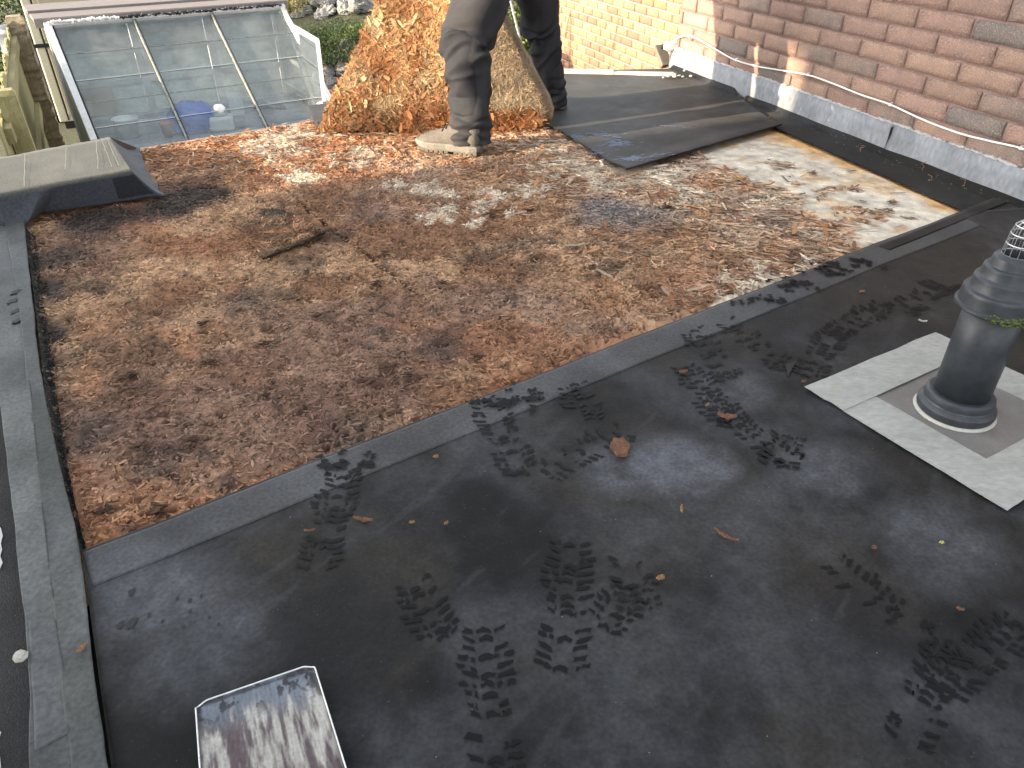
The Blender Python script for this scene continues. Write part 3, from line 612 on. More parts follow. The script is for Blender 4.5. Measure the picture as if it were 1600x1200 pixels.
# white paint splashes at the far left
for (pts) in [[(-8, 822), (3, 828), (6, 840), (3, 852), (5, 862), (2, 872), (6, 882), (1, 893), (-10, 890)], [(-8, 1140), (4, 1147), (1, 1156), (-8, 1160)], [(-8, 1175), (2, 1185), (4, 1205), (-8, 1210)]]:
    mb = MB(); mb.prism([tuple(G(*q)[:2]) for q in pts], 0.0045, 0.0055); mb.build('paint_splash', M_paint, felt)
# torn flakes of rubber lying on the edge strip
tb = [(30, 470), (24, 485), (33, 515), (38, 610), (48, 500), (36, 640), (30, 500), (44, 690)]
for i, (px, py) in enumerate(tb):
    c = G(px, py); g = np.random.default_rng(600+i); k = 7; pts = [(c[0]+math.cos(a)*g.uniform(.003, .014), c[1]+math.sin(a)*g.uniform(.004, .024)) for a in np.linspace(0, 6.28, 2*k, endpoint=False)]
    mb = MB(); mb.prism(pts, 0.022, 0.0285)
    mb.build('rubber_scab', M_edge, left_out)

# rubber covered kerb on the left
kz = 0.115
K = dict(a=G(-260, 292, kz), b=G(172, 214, kz), c=G(206, 268, kz), d=G(-260, 352, kz))
kf = [G(-260, 392, 0.012), G(0, 357, 0.012), G(38, 352, 0.012), G(62, 334, 0.012), G(160, 320, 0.012), G(254, 305, 0.010)]
tops = [K['d'], *[K['d']*(1-t)+K['c']*t for t in (0.56, 0.66, 0.72, 0.88)], K['c']]
def kerb():
    n = 120; A = catmull(tops, n); B = np.array([np.interp(np.linspace(0, len(kf)-1, n), range(len(kf)), [p[i] for p in kf]) for i in range(3)]).T
    back = np.array([K['a']*(1-t)+K['b']*t for t in np.linspace(0, 1, n)])
    rows = []
    for t in np.linspace(0, 1, 14): rows.append(back*(1-t)+A*t)
    for t in np.linspace(0.08, 1, 16):
        r_ = A*(1-t)+B*t; r_[:, 2] = kz*(1-t)**1.35+B[:, 2]*(1-(1-t)**1.35); rows.append(r_)
    P = np.array(rows); P[..., 2] += (fbm(P[..., 0], P[..., 1], 8, 4, 401)-0.5)*0.010
    return P
Pk = kerb()
kroot = empty('rubber_kerb', (K['c'][0], K['c'][1], 0)); tag(kroot, 'raised kerb wrapped in grey rubber at the left of the bare board', 'kerb')
off = np.array([K['c'][0], K['c'][1], 0])
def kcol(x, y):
    b = fbm(x, y, 6, 4, 411); return np.array([0.088, 0.086, 0.071])*(0.55+0.15*fbm(x, y, 12, 3, 3)[:, None]+0.6*b[:, None])  # kerb top: warm sunlit tone put into the sheet's colour
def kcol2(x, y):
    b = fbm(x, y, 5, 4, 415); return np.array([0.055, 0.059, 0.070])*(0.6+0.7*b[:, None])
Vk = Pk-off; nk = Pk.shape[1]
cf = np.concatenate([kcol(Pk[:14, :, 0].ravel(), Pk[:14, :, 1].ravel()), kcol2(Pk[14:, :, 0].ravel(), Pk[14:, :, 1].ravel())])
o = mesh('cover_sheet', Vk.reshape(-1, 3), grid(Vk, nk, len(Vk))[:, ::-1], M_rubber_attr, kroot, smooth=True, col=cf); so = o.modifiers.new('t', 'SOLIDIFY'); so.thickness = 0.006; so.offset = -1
# end sheet, concave, running down to the board
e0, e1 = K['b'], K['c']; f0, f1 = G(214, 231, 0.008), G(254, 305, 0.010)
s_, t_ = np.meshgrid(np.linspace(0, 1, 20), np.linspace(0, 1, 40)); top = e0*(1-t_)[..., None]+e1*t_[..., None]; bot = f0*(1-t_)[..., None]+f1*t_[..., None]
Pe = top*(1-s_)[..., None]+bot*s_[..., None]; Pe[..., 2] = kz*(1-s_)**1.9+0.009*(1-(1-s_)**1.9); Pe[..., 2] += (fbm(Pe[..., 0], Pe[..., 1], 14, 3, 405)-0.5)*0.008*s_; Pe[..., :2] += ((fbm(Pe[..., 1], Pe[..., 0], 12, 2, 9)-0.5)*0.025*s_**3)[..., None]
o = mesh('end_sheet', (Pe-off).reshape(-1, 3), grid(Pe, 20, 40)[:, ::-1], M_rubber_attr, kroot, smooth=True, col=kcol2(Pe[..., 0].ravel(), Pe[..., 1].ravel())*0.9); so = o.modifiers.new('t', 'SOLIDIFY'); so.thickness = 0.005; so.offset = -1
# dark patch on the front of the corner
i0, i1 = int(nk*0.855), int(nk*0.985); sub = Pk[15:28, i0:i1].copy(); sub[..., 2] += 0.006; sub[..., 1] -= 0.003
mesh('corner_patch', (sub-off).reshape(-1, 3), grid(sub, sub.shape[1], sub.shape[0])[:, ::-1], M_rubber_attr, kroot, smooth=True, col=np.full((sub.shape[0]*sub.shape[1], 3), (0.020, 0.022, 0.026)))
mb = MB(); V4 = [K['a']-off, K['b']-off, f0-off, G(-260, 300, -0.2)-off]; 
bb = [Vector(p) for p in (K['a']-off, K['b']-off)]; mb.add([bb[0], bb[1], bb[1]+Vector((0, 0.01, -0.3)), bb[0]+Vector((0, 0.01, -0.3))], [(0, 1, 2, 3)])
mb.add([bb[1], Vector(f0-off), Vector(f0-off)+Vector((0, 0, -0.2)), bb[1]+Vector((0, 0.01, -0.3))], [(0, 1, 2, 3)])
mb.build('back_face', M_rubber, kroot)
# white chalk lines across the kerb top
for (pa, pb) in [((158, 216), (178, 268)), ((166, 215), (188, 266)), ((40, 240), (38, 300)), ((104, 232), (102, 270)), ((150, 218), (155, 272))]:
    mb = MB(); A_ = G(*pa, kz)-off; B_ = G(*pb, kz)-off; g = np.random.default_rng(pa[0]); pts = [A_*(1-t)+B_*t+np.array([g.normal(0, .001), 0, 0.0045]) for t in np.linspace(0.02, 0.9, 12)]
    mb.add([q for p_ in pts for q in (p_-[.0014, 0, 0], p_+[.0014, 0, 0])], [(2*i, 2*i+1, 2*i+3, 2*i+2) for i in range(len(pts)-1)]); mb.build('chalk_line', mat('chalk_line', (0.24, 0.24, 0.21), rough=0.9, var=0.3), kroot)

# ------------------------------------------------------------------ boot prints and faint marks
def boot_print(px, py, ang, seed, scale=1.0, keep=0.75, m=None, half=0):
    g = np.random.default_rng(seed); c = G(px, py); mb = MB(); ca, sa = math.cos(ang), math.sin(ang)
    def put(poly):
        kx = g.normal(0, 0.002, 2); V = []
        poly2 = []
        for i in range(len(poly)):
            a = poly[i]; b = poly[(i+1) % len(poly)]; poly2 += [a, ((a[0]+b[0])/2+g.normal(0, .0012), (a[1]+b[1])/2+g.normal(0, .0012))]
        for (a, b) in poly2:
            a = (a+kx[0])*scale+g.normal(0, 0.0010); b = (b+kx[1])*scale+g.normal(0, 0.0010)
            V.append((c[0]+a*ca-b*sa, c[1]+a*sa+b*ca, 0))
        mb.add(V, [tuple(range(len(V)))])
    L_ = 0.27
    for i in range(16):
        y = -L_/2+0.010+i*L_/16
        if half == 1 and y > 0.0: continue
        if half == 2 and y < -0.02: continue
        wv = 0.044 if y < -0.04 else 0.050-abs(y-0.06)*0.20
        if -0.055 < y < -0.03: continue
        for s in (-1, 1):
            if g.random() < keep*0.95:
                if g.random() < 0.5: put([(s*0.016, y-0.006), (s*wv*g.uniform(.8, 1), y+0.003), (s*wv*g.uniform(.8, 1), y+0.011), (s*0.018, y+0.003)])
                else: put([(s*0.016, y-0.006), (s*wv*.55, y-0.002), (s*wv*.55, y+0.006), (s*0.018, y+0.004)]); put([(s*wv*.66, y-0.001), (s*wv*g.uniform(.85, 1.05), y+0.002), (s*wv, y+0.010), (s*wv*.68, y+0.007)])
        if g.random() < keep*0.6: put([(-0.011, y-0.007), (0, y-0.001), (0.011, y-0.007), (0.011, y+0.002), (0, y+0.008), (-0.011, y+0.002)])
    for v in range(len(mb.V)): mb.V[v] = (mb.V[v][0], mb.V[v][1], ZM+0.0012+0.00014*(seed-900)+0.00001*(v//12))
    if mb.F: mb.build('boot_print', m or M_print, mem)
for i, (px, py, an, kp, hf, fa, sc) in enumerate([(1165, 680, 0.55, 0.92, 0, 0, 1), (1110, 625, 0.3, 0.75, 0, 0, 0.95), (905, 718, -0.9, 0.6, 0, 1, 1), (885, 950, -0.12, 0.88, 0, 0, 1.0), (765, 1105, 0.1, 0.85, 0, 0, 0.95), (690, 1000, 0.5, 0.7, 2, 0, 0.9), (945, 985, -0.6, 0.5, 2, 0, 0.9), (1385, 960, 0.5, 0.55, 0, 0, 0.85), (1525, 1035, -1.0, 0.75, 0, 0, 0.85), (1445, 1090, -0.7, 0.6, 0, 0, 0.8), (520, 820, 0.0, 0.8, 0, 1, 0.95), (1280, 560, -0.6, 0.7, 0, 1, 1), (1335, 508, -0.9, 0.8, 0, 0, 1), (1180, 545, 0.4, 0.5, 0, 1, 1), (920, 660, 0.2, 0.6, 2, 1, 1), (785, 690, 0.3, 0.7, 0, 1, 1), (975, 880, 0.1, 0.7, 1, 1, .9), (1440, 470, -0.9, 0.7, 0, 1, 1.1), (1110, 560, 0.2, 0.6, 0, 1, 1), (1230, 690, -0.5, 0.4, 1, 1, 1)]):
    boot_print(px, py, an, 900+i, sc, min(.97, kp+.14), M_print2 if fa else M_print, hf)
# dark smears on the seam
for i, (px, py, n) in enumerate([(800, 632, 26), (540, 738, 16), (1300, 432, 28), (1240, 455, 24), (1190, 478, 18), (1340, 420, 14)]):
    g = np.random.default_rng(40+i); c = G(px, py); mb = MB()
    for k in range(n):
        x0 = c[0]+g.normal(0, .035); y0 = c[1]+g.normal(0, .022); a = AZ+g.uniform(-1, 1); L_ = g.uniform(.006, .022); w_ = g.uniform(.002, .006); h = math.pi/2-a
        mb.add([(x0+math.cos(h+q)*(L_ if abs(math.cos(q)) > .6 else w_)*g.uniform(.5, 1), y0+math.sin(h+q)*(L_ if abs(math.cos(q)) > .6 else w_)*g.uniform(.5, 1), ZM+0.0055+0.0001*k) for q in np.linspace(0, 6.28, 8, endpoint=False)], [tuple(range(8))])
    mb.build('wet_smear', M_print, mem)
# small black marks
for i, (px, py, r_) in enumerate([(209, 935, .008), (211, 982, .010), (193, 985, .007), (237, 970, .004), (300, 948, .004), (280, 945, .003), (330, 975, .003), (318, 940, .003), (258, 980, .003), (222, 1022, .003), (400, 868, .003), (370, 848, .003), (300, 965, .003), (345, 985, .003), (290, 990, .003)]):
    c = G(px, py); g = np.random.default_rng(70+i); mb = MB(); mb.add([(c[0]+math.cos(q)*r_*g.uniform(.4, 1), c[1]+math.sin(q)*r_*1.6*g.uniform(.5, 1.2), ZM+0.0016) for q in np.linspace(0, 6.28, 9, endpoint=False)], [tuple(range(9))]); mb.build('black_mark', M_edge, mem)

# ------------------------------------------------------------------ brick walls, lead flashing
def brick_meshes(L_, Hh, D_, mats, nvar=3, rough=0.0013):
    out = []
    for mi, m in enumerate(mats):
        for k in range(nvar):
            g = np.random.default_rng(mi*10+k); nx, nz = 7, 4; V = []; Fc = []
            for j in range(nz):
                for i in range(nx):
                    ed = (i in (0, nx-1)) or (j in (0, nz-1))
                    V.append((L_*(i/(nx-1)), (0.003 if ed else 0)+g.normal(0, rough), Hh*(j/(nz-1))+(g.normal(0, .0008) if not ed else g.normal(0, .0006))))
            for j in range(nz-1):
                for i in range(nx-1): a = j*nx+i; Fc.append((a, a+1, a+nx+1, a+nx))
            b = len(V); V += [(0, D_, 0), (L_, D_, 0), (L_, D_, Hh), (0, D_, Hh)]
            Fc += [tuple([*range(nx-1, -1, -1), b, b+1]), tuple([nx-1+q*nx for q in range(nz-1, -1, -1)]+[b+1, b+2])[::-1][::-1], tuple([(nz-1)*nx+i for i in range(nx)]+[b+2, b+3]), tuple([q*nx for q in range(nz)]+[b+3, b])]
            me = bpy.data.meshes.new('brick'); me.from_pydata(V, [], Fc); me.materials.append(m); me.polygons.foreach_set('use_smooth', [f < (nx-1)*(nz-1) for f in range(len(Fc))]); me.update(); out.append((mi, me))
    return out
def brick_wall(name, org, rz, s0, s1, z0, rows, pitch, ch, off_even, off_odd, mats, mortar, weights, label, joint=0.010, dark=None, zt=None):
    root = empty(name, org, rz); tag(root, label, 'wall')
    bm_ = brick_meshes(pitch-joint, ch-joint, 0.05, mats)
    mb = MB(); mb.box((s0-0.0005, 0.0085, z0-0.02), (s1, 0.20, z0+rows*ch)); mb.build('mortar', mortar, root)
    rr = random.Random(3)
    for r in range(rows):
        offs = off_even if r % 2 == 0 else off_odd
        k0 = math.floor((s0-offs)/pitch)
        x_ = offs+k0*pitch
        while x_ < s1:
            a = max(x_, s0); b = min(x_+pitch-joint, s1)
            if b-a > 0.02:
                mi = rr.choices(range(len(mats)), weights)[0]
                if dark:
                    for (ds, dz, dm) in dark:
                        if a-0.01 < ds < b and z0+r*ch < dz < z0+(r+1)*ch: mi = dm
                me = rr.choice([q for i, q in bm_ if i == mi])
                o = bpy.data.objects.new('brick', me); o.location = (a, rr.uniform(-.001, .0015), z0+r*ch+joint/2); o.scale = ((b-a)/(pitch-joint), 1, 1); link(o, root)
            x_ += pitch
    return root
CH = 0.077
def sz(px, py): P = onplane(px, py, WA, wnrm); return (float((P-WA) @ wd), float(P[2]))
dk = [(*sz(px, py), m) for px, py, m in [(1545, 50, 3), (1500, 180, 3), (1580, 20, 2), (1345, 95, 2)]]
brick_wall('brick_wall', WA, WALL_RZ, -0.055, 4.4, 0.265-2*CH-0.001, 15, 0.272, CH, 1.603+0.010, 1.743+0.010, M_br, M_mortar, [6, 5, 0.9, 0.15], 'shaded russet brick wall rising along the right side of the flat roof', dark=dk)
# house volume behind the wall (return wall at the corner)
Mw = Matrix.Translation(Vector(WA)) @ Matrix.Rotation(WALL_RZ, 4, 'Z')
mb = MB(); mb.box((-0.052, 0.012, GZ), (4.5, 1.3, 0.10), Mw); mb.box((-0.050, 0.2, 0.1), (4.5, 1.3, 1.26), Mw)
tag(mb.build('house_body', M_mortar), 'brick house body behind the shaded wall beside the roof', 'house')
FW = np.array([1.011, 8.043, 0.0])
brick_wall('brick_wall', FW, WALL_RZ, -1.42, 2.1, -1.35, 21, 0.228, 0.0775, 0.03, 0.144, M_brf, M_mortar_far, [4, 4, 3], 'sunlit orange brick wall standing beyond the far end of the roof', joint=0.011)
mb = MB(); pw = np.array([FW+wd*s+(-wnrm)*0.012+[0, 0, z] for s, z in [(-1.05, -1.2), (-1.05, -0.3), (-1.08, -0.22), (-1.13, -0.3), (-1.2, -0.5)]]); mb.tube(pw, 0.005, 6)
tag(mb.build('wall_wire', M_lamp), 'thin dark wire running down the sunlit far wall', 'wire')

lead = empty('lead_flashing', WA, WALL_RZ); tag(lead, 'dull grey lead flashing dressed along the foot of the shaded brick wall', 'flashing')
def lead_piece(s0, s1, seed):
    n = 90; rows = [(0.128, 0.002), (0.124, -0.012), (0.085, -0.016), (0.045, -0.021), (0.012, -0.026), (0.004, -0.027)]
    V = []
    for z_, y_ in rows:
        for i in range(n):
            s = s0+(s1-s0)*i/(n-1); V.append((s, y_+(vnoise(np.array([s*5]), np.array([z_*30]), seed)[0]-.5)*0.006, z_+(vnoise(np.array([s*9]), np.array([z_*9+4]), seed)[0]-.5)*0.005))
    Fc = [(j*n+i, (j+1)*n+i, (j+1)*n+i+1, j*n+i+1) for j in range(len(rows)-1) for i in range(n-1)]
    o = mesh('lead_sheet', V, Fc, M_lead, lead, smooth=True); so = o.modifiers.new('t', 'SOLIDIFY'); so.thickness = 0.003; so.offset = 1; return o
lead_piece(-0.075, 1.7945, 4); lead_piece(1.7985, 4.4, 5)
mb = MB(); mb.box((1.7945, -0.0255, 0.004), (1.7985, -0.006, 0.120)); mb.build('lap_joint', M_edge, lead)
# return of the first lead sheet round the corner
mb = MB(); mb.box((-0.080, -0.026, 0.004), (-0.077, 0.16, 0.126)); mb.build('lead_return', M_lead, lead)
mb = MB(); g = np.random.default_rng(4); pts = [(s, -0.004+g.normal(0, .0012), 0.129+g.normal(0, .0025)) for s in np.arange(-0.06, 4.0, 0.011)]
mb.tube(pts, [abs(g.normal(0.0055, 0.0018))+0.001 for _ in pts], 6); mb.build('mortar_pointing', M_point, lead)
# dark upstand under the lead
mb = MB(); mb.box((-0.06, -0.012, -0.02), (4.5, 0.007, 0.09), Mw); tag(mb.build('wall_upstand', M_edge), kind='structure')

# white cable clipped to the wall
cpx = [(1052, 84), (1050, 72), (1056, 61), (1072, 56), (1085, 58), (1110, 72), (1145, 92), (1180, 103), (1215, 109), (1262, 117), (1300, 130), (1345, 148), (1390, 163), (1440, 186), (1495, 207), (1545, 220), (1600, 233), (1680, 262), (1800, 300)]
cp = catmull([onplane(a, b, WA-wnrm*0.010, wnrm) for a, b in cpx], 150)
mb = MB(); mb.tube(cp-WA, 0.0036, 8); cab = mb.build('wall_cable', M_cable, None, True, loc=WA); tag(cab, 'white cable clipped in a sagging line across the shaded bricks', 'cable')
for (a, b) in [(1262, 117), (1391, 164), (1595, 232), (1083, 58), (1150, 94)]:
    p = onplane(a, b, WA-wnrm*0.010, wnrm)-WA; mb = MB(); mb.lathe([(0.0065, -0.004), (0.0075, 0), (0.0065, 0.004)], 10, tuple(p)); q = Vector(p)+Vector((0, 0, 0.008)); mb.tube([q+Vector(wnrm)*0.012, q-Vector(wnrm)*0.004], 0.0022, 6); mb.build('cable_clip', M_cable, cab)

# floodlight at the wall corner
fl0 = onplane(1045, 92, WA, wnrm); fl = empty('floodlight', fl0, WALL_RZ); tag(fl, 'small floodlight on a white box at the far end of the lead', 'floodlight')
Mi = Matrix.Translation(Vector(fl0)) @ Matrix.Rotation(WALL_RZ, 4, 'Z'); Mi = Mi.inverted()
def flp(px, py): return Mi @ Vector(onplane(px, py, WA-wnrm*0.02, wnrm))
a_, b_ = flp(1030, 72), flp(1042, 104)
mb = MB(); mb.bar(a_, b_, 0.075, 0.032, up=(1, 0, 0)); bevel(mb.build('lamp_body', M_lamp, fl), 0.005, 3)
mb = MB(); mb.bar(a_*0.94+b_*0.06-Vector((0.0185, 0, 0)), a_*0.08+b_*0.92-Vector((0.0185, 0, 0)), 0.062, 0.004, up=(1, 0, 0)); mb.build('lamp_glass', M_glass, fl)
c_ = flp(1047, 72); mb = MB(); mb.box((c_.x-0.028, c_.y-0.03, c_.z-0.022), (c_.x+0.028, c_.y+0.03, c_.z+0.024)); bevel(mb.build('junction_box', M_white, fl), 0.004, 2)
d_ = flp(1036, 73); mb = MB(); mb.tube([d_, d_*0.5+c_*0.5], 0.018, 14); mb.build('gland', M_edge, fl)
mb = MB(); mb.tube([flp(1042, 104), flp(1048, 110), flp(1058, 116), flp(1064, 119)], 0.0035, 6); mb.tube([flp(1042, 80), flp(1050, 82), flp(1052, 77)], 0.003, 6); mb.build('bracket', M_lamp, fl)
# crumbs of mortar at the corner
mb = MB(); g = np.random.default_rng(3)
for k in range(14):
    c = G(1056+g.normal(0, 7), 118+g.normal(0, 3), 0.03); r_ = g.uniform(.006, .016); mb.lathe([(r_*.6, -r_*.4), (r_, 0), (r_*.5, r_*.5)], 6, tuple(c))
tag(mb.build('mortar_crumbs', M_pale), 'pale mortar crumbs heaped at the roof corner under the floodlight', 'rubble', kind='stuff')

# ------------------------------------------------------------------ flue with its flashing
A_ = G(1255, 617); B_ = G(1460, 529); D_ = G(1537, 815)
ex = (B_-A_)/np.linalg.norm(B_-A_); ey = np.array([ex[1], -ex[0], 0]); LX = 0.49; LY = 0.475
FC = G(1486, 652)
fr = empty('flue_flashing', (A_[0], A_[1], ZM)); tag(fr, 'square of white flashing tape round a grey patch on the black rubber', 'flashing')
def lp(x, y): p = ex*x+ey*y; return (p[0], p[1])
def tape(x0, y0, x1, y1, z0, name, m, seed=0):
    g = np.random.default_rng(seed); pts = []
    for (p, q) in (((x0, y0), (x1, y0)), ((x1, y0), (x1, y1)), ((x1, y1), (x0, y1)), ((x0, y1), (x0, y0))):
        for t in np.linspace(0, 1, 6, endpoint=False): pts.append(lp(p[0]+(q[0]-p[0])*t+g.normal(0, .0012), p[1]+(q[1]-p[1])*t+g.normal(0, .0012)))
    mb = MB(); mb.prism(pts, z0-0.002, z0); return mb.build(name, m, fr)
tw = 0.105
tape(0.075, 0.075, LX-0.075, LY-0.07, 0.0045, 'grey_patch', M_patch, 1)
tape(0, tw+0.002, tw+0.004, LY, 0.0075, 'tape_strip', M_tape, 2)
tape(tw-0.005, LY-tw, LX, LY-0.002, 0.0065, 'tape_strip', M_tape, 3)
tape(LX-tw, tw, LX, LY-tw+0.02, 0.0060, 'tape_strip', M_tape, 4)
tape(0, 0, LX, tw+0.004, 0.0095, 'tape_strip', M_tape, 5)
flue = empty('flue_terminal', (FC[0], FC[1], ZM+0.004)); tag(flue, 'dark grey plastic flue with ringed rain cap and wire guard', 'flue')
mb = MB(); mb.lathe([(0.0823, 0), (0.0841, 0.003), (0.0819, 0.006), (0.0765, 0.008)], 64); mb.build('sealant_ring', M_seal, flue, True)
mb = MB(); mb.lathe([(0.0779, 0.008), (0.0797, 0.014), (0.0788, 0.024), (0.0739, 0.031), (0.0708, 0.033), (0.0694, 0.036), (0.0703, 0.044), (0.0685, 0.050), (0.0641, 0.054), (0.0560, 0.055)], 64); sharp(mb.build('base_collar', M_flue, flue, True))
mb = MB(); mb.lathe([(0.0562, 0.046), (0.0562, 0.30)], 64); mb.build('pipe', M_flue, flue, True)
cap = MB(); cap.lathe([(0.0571, 0.266), (0.0717, 0.262), (0.0770, 0.262), (0.0786, 0.265), (0.0778, 0.269), (0.0738, 0.272), (0.0713, 0.292), (0.0709, 0.297), (0.0693, 0.300), (0.0632, 0.303), (0.0615, 0.306), (0.0599, 0.321), (0.0591, 0.325), (0.0575, 0.327), (0.0522, 0.330), (0.0509, 0.333), (0.0497, 0.345), (0.0489, 0.349), (0.0473, 0.351), (0.0420, 0.353), (0.0408, 0.356), (0.0399, 0.366), (0.0383, 0.370), (0.0314, 0.376), (0.0277, 0.377), (0.0261, 0.370), (0.0244, 0.34)], 72)
capo = sharp(cap.build('rain_cap', M_flue, flue, True), 24)
mb = MB(); mb.lathe([(0.0245, 0.345), (0.024, 0.346)], 32, capb=True); mb.build('throat', M_black, capo)
mb = MB()
for z_, r_ in ((0.376, 0.0275), (0.398, 0.0262), (0.418, 0.0250), (0.434, 0.0215), (0.441, 0.014)):
    mb.tube([(r_*math.cos(a), r_*math.sin(a), z_) for a in np.linspace(0, 2*math.pi, 32, endpoint=False)], 0.0011, 6, closed=True)
for k in range(12):
    a = 2*math.pi*k/12; ca, sa = math.cos(a), math.sin(a); mb.tube([(0.0275*ca, 0.0275*sa, 0.368), (0.0262*ca, 0.0262*sa, 0.40), (0.025*ca, 0.025*sa, 0.418), (0.0215*ca, 0.0215*sa, 0.434), (0.014*ca, 0.014*sa, 0.441), (0.003*ca, 0.003*sa, 0.443)], 0.0009, 5)
mb.build('wire_guard', M_wire, flue)
# moss under the cap rim, towards the viewer's right
V_ = []; g = np.random.default_rng(3)
mb = MB()
for a0 in np.linspace(-2.3, -0.6, 26):
    for z_ in (0.2605, 0.2655, 0.272):
        r_ = 0.0780 if z_ < 0.268 else 0.0750; rr_ = g.uniform(0.0016, 0.0042)*(0.6+0.6*math.sin((a0+2.3)/1.7*math.pi))
        mb.lathe([(rr_*.7, -rr_*.5), (rr_, 0), (rr_*.6, rr_*.6)], 6, (r_*math.cos(a0+g.normal(0, .02)), r_*math.sin(a0), z_+g.normal(0, .001)))
mb.build('moss', M_moss, capo)['kind'] = 'stuff'

# ------------------------------------------------------------------ shovel
SHZ = 0.035
c1, c2, c3, c4 = G(306, 1100, SHZ), G(490, 1037, SHZ), G(556, 1250, SHZ), G(318, 1265, SHZ)
shv = empty('shovel', (*(c3*0.5+c4*0.5)[:2], ZM)); tag(shv, 'scuffed steel shovel blade resting on the black rubber in the foreground', 'shovel')
so_ = np.array([*(c3*0.5+c4*0.5)[:2], ZM])
nu, nv = 150, 190
s_, t_ = np.meshgrid(np.linspace(0, 1, nu), np.linspace(0, 1, nv))
Ps = ((c1*(1-s_)[..., None]+c2*s_[..., None])*(1-t_)[..., None]+(c4*(1-s_)[..., None]+c3*s_[..., None])*t_[..., None])
ed = np.minimum(s_, 1-s_); corner = np.clip(1-ed/0.10, 0, 1)*np.clip(1-t_/0.07, 0, 1)
Ps[..., :2] += (((c4-c1)[:2]))*(corner**1.6*0.06)[..., None]
Ps[..., 2] = SHZ-0.004*(1-np.abs(2*s_-1)**3)*np.clip(t_*2, 0, 1)+0.003*np.exp(-(ed/0.02)**2)+0.002*(fbm(Ps[..., 0], Ps[..., 1], 14, 3, 3)-.5)
bx_ = s_*0.17; by_ = t_*0.24
st1 = fbm(bx_*1.0, by_*0.12, 160, 5, 601); st2 = fbm(bx_, by_*0.4, 22, 4, 611); st3 = fbm(bx_, by_*0.10, 420, 2, 621)
pal = np.array([0.34, 0.325, 0.29]); pur = np.array([0.085, 0.062, 0.066]); blu = np.array([0.13, 0.145, 0.17]); drk = np.array([0.02, 0.02, 0.021])
w_ = sstep(0.40, 0.60, 0.55*st1+0.45*st2)[..., None]; cb_ = pur*(1-w_)+pal*w_
tb_ = sstep(0.36, 0.12, t_+(st1-.5)*.28+(st2-.5)*.12)[..., None]; cb_ = cb_*(1-tb_)+(blu*(0.6+0.8*st2[..., None]))*tb_
dk_ = (sstep(0.57, 0.64, fbm(bx_, by_*0.6, 60, 4, 631))*sstep(0.40, 0.0, t_)+sstep(0.03, 0.0, np.abs(t_-0.03)+(st2-.5)*.05)*.8+sstep(0.06, 0.01, ed+(st2-.5)*.06)*.7).clip(0, .92)[..., None]; cb_ = cb_*(1-dk_)+drk*dk_
cb_ = cb_*(0.75+0.5*st3[..., None])
M_blade = mat('shovel_blade', (0, 0, 0), rough=0.5, var=0.2, scale=20, bump=0.3, bscale=200, attr=True, metal=0.2, fine=200, spec=0.3)
blade = mesh('blade', (Ps-so_).reshape(-1, 3), grid(Ps, nu, nv)[:, ::-1], M_blade, shv, smooth=True, col=cb_.reshape(-1, 3)); q = blade.modifiers.new('t', 'SOLIDIFY'); q.thickness = 0.003; q.offset = -1
rim = [*(Ps[::-4, 0]), *(Ps[0, 1::3]), *(Ps[1::4, -1])]
mb = MB(); mb.tube([p-so_+[0, 0, 0.0006] for p in rim], 0.0012, 6); mb.build('worn_rim', M_steel_edge, shv, True)
bk = (c3+c4)/2; dirh = ((c3+c4)-(c1+c2)); dirh = dirh/np.linalg.norm(dirh)
mb = MB(); mb.tube([bk-so_-dirh*0.02+[0, 0, 0.004], bk-so_+dirh*0.05+[0, 0, 0.02], bk-so_+dirh*0.14+[0, 0, 0.05]], [0.03, 0.021, 0.018], 14); mb.build('socket', M_steel, shv, True)
mb = MB(); mb.tube([bk-so_+dirh*0.10+[0, 0, 0.037], bk-so_+dirh*0.55+[0, 0, 0.16]], 0.016, 12); mb.build('handle', M_handle, shv, True)

# ------------------------------------------------------------------ peeled membrane held up by the worker
BL_ = G(497, 208); BR_ = G(866, 204)
po = np.array([*(BL_*0.5+BR_*0.5)[:2], 0.0])
peel = empty('peeled_membrane', po); tag(peel, 'peeled roofing sheet held upright, its underside thick with torn wood strands', 'roofing sheet')
yb = np.array([-(BR_-BL_)[1], (BR_-BL_)[0], 0]); yb /= np.linalg.norm(yb)
def edge_at(h):        # left and right outline at height h (metres) seen square on
    l = np.interp(h, [0, 0.06, 0.12, 0.30, 0.485, 0.60, 0.95], [-0.92, -0.885, -0.862, -0.742, -0.640, -0.585, -0.47])
    r_ = np.interp(h, [0, 0.01, 0.04, 0.09, 0.15, 0.22, 0.35, 0.43, 0.55, 0.62, 0.95], [0.13, 0.165, 0.193, 0.200, 0.178, 0.135, 0.06, 0.015, -0.06, -0.10, -0.14])
    return l, r_
def peel_pt(s, h):
    l, r_ = edge_at(h); l = l+(vnoise(h*40, h*0+1.0, 5)-0.5)*0.018
    x = l+(r_-l)*s
    yline = BL_[1]+(x-BL_[0])*(BR_[1]-BL_[1])/(BR_[0]-BL_[0])
    bul = 0.03*np.sin(np.pi*np.clip(s, 0, 1))*np.sin(h*4.5)*-1
    fold = -0.03*np.exp(-((s-0.62)/0.06)**2)*sstep(0.1, 0.4, h)
    roll = 0.03*sstep(0.94, 1.0, s)**2; ls = sstep(0.25, 0.95, s)
    y = yline+(0.36*h*h+0.12*h)*(1-ls)+0.05*h*ls+bul+fold+roll-0.01+0.014*(fbm(x, h, 9, 3, 66)-0.5)
    return np.stack([x, y, 0.008+h+0.010*np.sin(7*s)*(h < 0.03)], -1)
nu, nv = 220, 150
s_, h_ = np.meshgrid(np.linspace(0, 1, nu), np.linspace(0, 0.95, nv))
